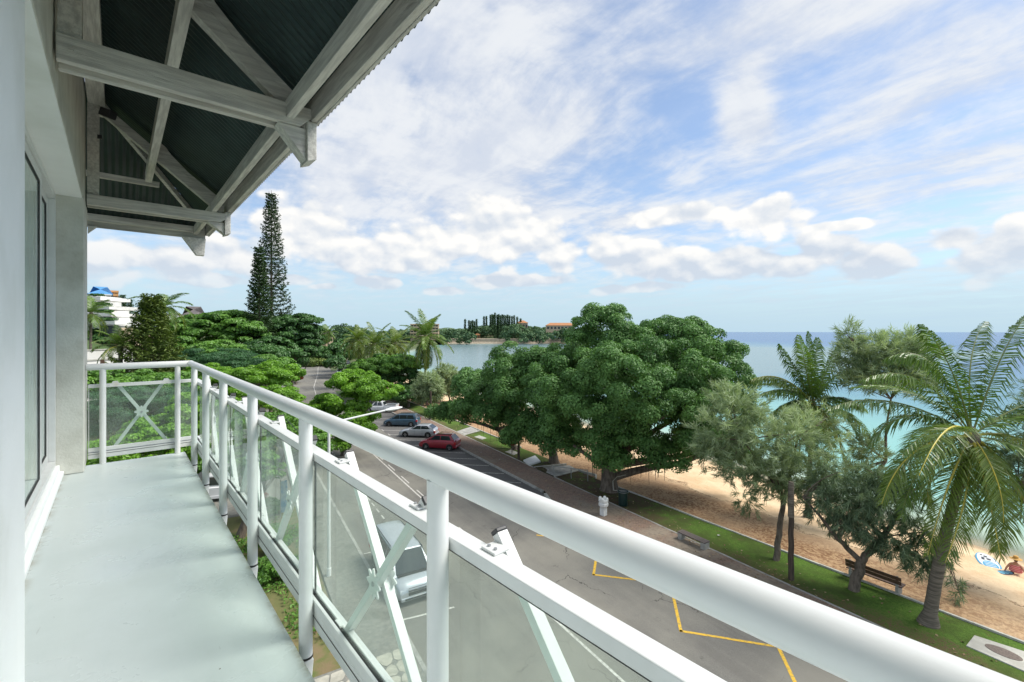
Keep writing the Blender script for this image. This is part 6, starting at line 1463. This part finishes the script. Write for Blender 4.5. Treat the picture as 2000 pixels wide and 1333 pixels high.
# a standing person and a small sign by the thin pole, paper scraps, a path across the lawn
g = onground(G(846, 822), 0.0); WSH = pm('white_shirt', (.72,.72,.70), None, rough=.9); DTR = pm('dark_trousers', (.03,.03,.04), None, rough=.9)
p2 = thing('person', g, 'person in a white top and dark trousers standing behind the thin brown pole', 'person', rz=.8)
V = [(0,0,.92),(0,0,1.12),(0,.03,1.38),(0,.03,1.50),(-.11,0,.88),(-.12,.02,.48),(-.13,-.02,.06),(-.13,.10,.03),(.11,0,.88),(.13,.08,.48),(.15,.02,.06),(.15,.14,.03),(-.19,.03,1.40),(-.26,0,1.12),(-.22,.16,.92),(.19,.03,1.40),(.27,.02,1.12),(.24,.18,.94)]
skin_body('body', V, [(0,1),(1,2),(2,3),(0,4),(4,5),(5,6),(6,7),(0,8),(8,9),(9,10),(10,11),(2,12),(12,13),(13,14),(2,15),(15,16),(16,17)], [(.15,.11),(.13,.10),(.17,.11),.055,.085,.06,.045,.035,.085,.06,.045,.035,.06,.042,.034,.06,.042,.034], SKIN, p2)
skin_body('shirt', [(0,0,.95),(0,0,1.14),(0,.03,1.38),(0,.03,1.45)], [(0,1),(1,2),(2,3)], [(.19,.145),(.18,.135),(.215,.145),(.12,.09)], WSH, p2)
skin_body('trousers', [(0,0,.93),(-.11,0,.86),(-.12,.02,.48),(-.13,-.02,.14),(.11,0,.86),(.13,.08,.48),(.15,.02,.14)], [(0,1),(1,2),(2,3),(0,4),(4,5),(5,6)], [(.175,.13),.105,.08,.065,.105,.08,.065], DTR, p2)
m = MB(); m.ball((0,.05,1.64), (.078,.095,.115), 12, 8); hd = m.build('head', SKIN, p2, smooth=True, world=False)
m = MB(); m.ball((0,.03,1.665), (.086,.095,.10), 12, 8); m.build('hair', pm('dark_hair', (.03,.02,.015), None, rough=.8), hd, smooth=True, world=False)
q = at3(838, 794, 62.8); sg = thing('sign_board', q, 'small dark brown board fixed high on the thin brown pole', 'sign')
m = MB(); sdv = Vector((C_, -S_, 0)); m.hexa([q-sdv*.5+Vector((0,0,.25)), q+sdv*.15-Vector((0,0,.3)), q+sdv*.15+Vector((.03,.05,-.3)), q-sdv*.5+Vector((.03,.05,.25)), q-sdv*.42+Vector((0,0,.62)), q+sdv*.15+Vector((0,0,.12)), q+sdv*.15+Vector((.03,.05,.12)), q-sdv*.42+Vector((.03,.05,.62))]); m.build('board', WOODB, sg)
C = np.array([G(x, y, GZ+.15) for x, y in ((1003,883),(1011,914),(1036,909),(1041,911),(1055,921),(975,898),(990,905),(1100,940),(940,884),(1326,1047),(1358,1060),(1385,1072),(1404,1046),(1070,918),(1350,1058))])
blades('paper_scraps', C, np.tile([[.1, .1, 1.0]], (len(C), 1)), .17, leaf_mat('paper', (.6,.6,.58), (.75,.75,.72), .8, 0), None, aspect=.8, label='small pale paper scraps dropped on the promenade and lawn edge', kind='stuff', cat='litter')
sheet([(48.3,22.6),(50.6,22.6),(52.2,25.2),(49.4,25.2)], GZ+.142, 'garden_path', CONC, kind='structure')

# ------------------------------------------------------------------ buildings far away
def block(name, label, c, rz, w, dpt, storeys, sh, wall, roofm, balc=True, win=True, z0=None, nwin=8, over=.8, parapet=True, roof='flat', group=None):
    """box building: wall core, floor slabs/balconies, windows on the camera side (local -y)"""
    r_ = thing(name, c, label, 'building', group, rz)
    H = storeys*sh; m = MB(); m.box(-w/2, w/2, 0, dpt, -3, H); m.build('wall', wall, r_, world=False)
    first = None
    for s in range(storeys):
        z = s*sh
        if balc: m = MB(); m.box(-w/2-.3, w/2+.3, -over, -.003, z+sh-.35, z+sh+.75*(parapet and s < storeys-1)); m.build('balcony', wall, r_, world=False)
        if win:
            for k in range(nwin):
                x = -w/2+w*(k+.5)/nwin; ww = w/nwin*.62
                if first is None:
                    m = MB(); m.box(-ww/2, ww/2, -.06, .05, 0, sh*.50); first = m.build('window', DARKW, r_, world=False); o = first
                else: o = first.copy(); COL.objects.link(o)
                o.location = (x, 0, z+sh*.22)
                if k == 0:      # windows of the side wall
                    o2 = first.copy(); COL.objects.link(o2); o2.location = (w/2+.02, dpt*.35, z+sh*.22); o2.rotation_euler = (0, 0, PI/2)
                    o2 = first.copy(); COL.objects.link(o2); o2.location = (w/2+.02, dpt*.7, z+sh*.22); o2.rotation_euler = (0, 0, PI/2)
    m = MB()
    if roof == 'flat': m.box(-w/2-.4, w/2+.4, -.4, dpt+.4, H+.003, H+.5)
    else:
        rh = dpt*.26; e = .7; m.add([(-w/2-e, -e, H), (w/2+e, -e, H), (w/2+e, dpt+e, H), (-w/2-e, dpt+e, H), (-w/2+dpt*.4, dpt/2, H+rh), (w/2-dpt*.4, dpt/2, H+rh)], [(0,1,5,4),(1,2,5),(2,3,4,5),(3,0,4),(3,2,1,0)])
    m.build('roof', roofm, r_, world=False); return r_
def facing(px): a = math.atan((px-1000)/F); return -(YAW+a)
def bld(px, ty, by, d, wpx, storeys, name, label, wall, roofm, **kw):
    c = at3(px, by, d); sh = (by-ty)/F*d/storeys; k = math.cos(math.atan((px-1000)/F)); rot = kw.pop('rot', 0.0)
    return block(name, label, c, facing(px)*1.0+rot, wpx/F*d*(k if False else 1)*.9, kw.pop('dpt', 12), storeys, sh, wall, roofm, **kw)
bld(829, 634, 662, 470, 60, 5, 'hotel', 'cream five storey hotel with banded balconies behind the tall curved palm', BUILDC, BUILDC, nwin=9, over=2.0, rot=-.1)
bld(1095, 636, 645, 520, 62, 1, 'villa', 'long orange roofed building on the headland left of the banyan top', BUILDC, ROOFO, roof='hip', balc=False, nwin=8, rot=.1)
bld(1020, 631, 642, 560, 24, 1, 'villa', 'small orange roofed villa right of the skyline pines', BUILDC, ROOFO, roof='hip', balc=False, nwin=4)
bld(1002, 636, 642, 600, 26, 1, 'villa', 'low white flat roofed house below the skyline pines', BUILDW, BUILDW, balc=False, nwin=5)
bld(933, 654, 662, 545, 10, 1, 'pavilion', 'small orange pavilion just above the far seawall', BUILDO, ROOFO, roof='hip', balc=False, nwin=2, dpt=6)
bld(997, 655, 661, 550, 15, 1, 'house', 'white house above the far seawall below the headland trees', BUILDW, ROOFG, roof='hip', balc=False, nwin=3, dpt=8)
bld(633, 652, 668, 195, 38, 2, 'house', 'cream house with dark roof behind the distant palms', BUILDC, ROOFG, roof='hip', balc=False, nwin=6, rot=.3)
bld(603, 648, 662, 215, 24, 1, 'house', 'house with a steep dark roof left of the distant palms', BUILDC, ROOFG, roof='hip', balc=False, nwin=4)
bld(344, 617, 640, 140, 32, 3, 'apartment_block', 'pinkish white apartment block right of the young pine on the hill', BUILDW, ROOFG, nwin=4, over=1.2, dpt=10)
bld(378, 616, 640, 150, 36, 2, 'house', 'cream house with a grey hipped roof at the right end of the hill', BUILDC, ROOFG, roof='hip', balc=False, nwin=5)
bld(214, 570, 606, 190, 26, 5, 'apartment_tower', 'orange and white apartment tower behind the terraced building', BUILDO, BUILDO, nwin=5, over=.8)
bld(196, 575, 600, 165, 34, 2, 'apartment_block', 'white block with a pitched blue roof above the terraced building', BUILDW, ROOFB, roof='hip', nwin=4, over=1)
# stepped white terraces
tc_ = thing('terraced_building', at3(200, 640, 120), 'white stepped terrace building with planted balconies on the left hill', 'building')
for i, (x0, x1, yt, yb, d) in enumerate([(160,188,578,597,124),(160,192,597,612,120),(160,203,604,622,121),(160,210,614,640,119),(160,220,636,646,117)]):
    a0, a1 = at3(x0, yb, d), at3(x1, yb, d); t0 = at3(x0, yt, d).z; dirx = (a1-a0).normalized(); dy_ = Vector((-dirx.y, dirx.x, 0)); 
    m = MB(); vs = [a0, a1, a1+dy_*8, a0+dy_*8]; vs = [Vector((p.x, p.y, a0.z-(3 if i == 4 else 0))) for p in vs]+[Vector((p.x, p.y, t0)) for p in vs]; m.hexa(vs); m.build('wall', BUILDW, tc_)
for i, (x0, x1, y, d) in enumerate([(160,196,584,114),(160,213,602,113),(160,218,616,112),(160,224,632,110)]):
    a0, a1 = at3(x0, y, d), at3(x1, y, d); dirx = (a1-a0).normalized(); dirx.z = 0; dy_ = Vector((-dirx.y, dirx.x, 0))
    m = MB(); vs = [a0, a1, a1+dy_*9, a0+dy_*9]; m.hexa([Vector((p.x, p.y, a0.z-.3)) for p in vs]+[Vector((p.x, p.y, a0.z+.55)) for p in vs]); bl_ = m.build('balcony', BUILDW, tc_)
    C = np.array([a0.lerp(a1, .35+.6*R.random())+Vector((0, 0, .8+R.random()*.5))+dy_*R.random()*1.5 for _ in range(260)]); blades('planting', C, NR.normal(size=(260, 3)), .5, L_HILL, bl_)
    for k in range(3): m = MB(); q = a0.lerp(a1, .55+.15*k)+dy_*.9; m.box(q.x-.7, q.x+.7, q.y-.05, q.y+.05, q.z-2.4, q.z-.6); m.build('window', DARKW, tc_)
# garden walls
def wallrun(label, x0, x1, yt, yb, d, mt=BUILDW, th=.3, cop=True, post=0):
    a0 = at3(x0, yb, d); a1 = at3(x1, yb, d*1.14); a1.z = a0.z; t0 = at3(x0, yt, d).z; r_ = thing('garden_wall', a0, label, 'wall'); dirx = (a1-a0).normalized(); dirx.z = 0; dy_ = Vector((-dirx.y, dirx.x, 0))*th
    b_ = [a0, a1, a1+dy_, a0+dy_]; m = MB(); m.hexa([Vector((p.x, p.y, a0.z-4)) for p in b_]+[Vector((p.x, p.y, t0)) for p in b_]); m.build('wall', mt, r_)
    c0, c1 = a0-dirx*.1-dy_*.3, a1+dirx*.1-dy_*.3; b_ = [c0, c1, c1+dy_*1.6, c0+dy_*1.6]; m = MB(); m.hexa([Vector((p.x, p.y, t0+.004)) for p in b_]+[Vector((p.x, p.y, t0+.14)) for p in b_]); m.build('coping', CONCL, r_)
    for k in range(post): m = MB(); q = a0.lerp(a1, k/max(1, post-1)); m.box(q.x-.15, q.x+.15, q.y-.15, q.y+.15, t0+.15, t0+.9); m.build('post', WOODB, r_)
wallrun('upper white garden wall with flat coping behind the golden palm', 160, 262, 686, 700, 62)
wallrun('lower white garden wall seen through the end railing', 160, 276, 706, 716, 47, post=0)
wallrun('lowest white terrace wall just above the lower rail', 200, 268, 722, 740, 42, post=3)
wallrun('long pale retaining wall on the hill left of the young pine', 236, 300, 640, 655, 110, BUILDC)
wallrun('white retaining wall right of the young pine', 318, 360, 632, 640, 128)
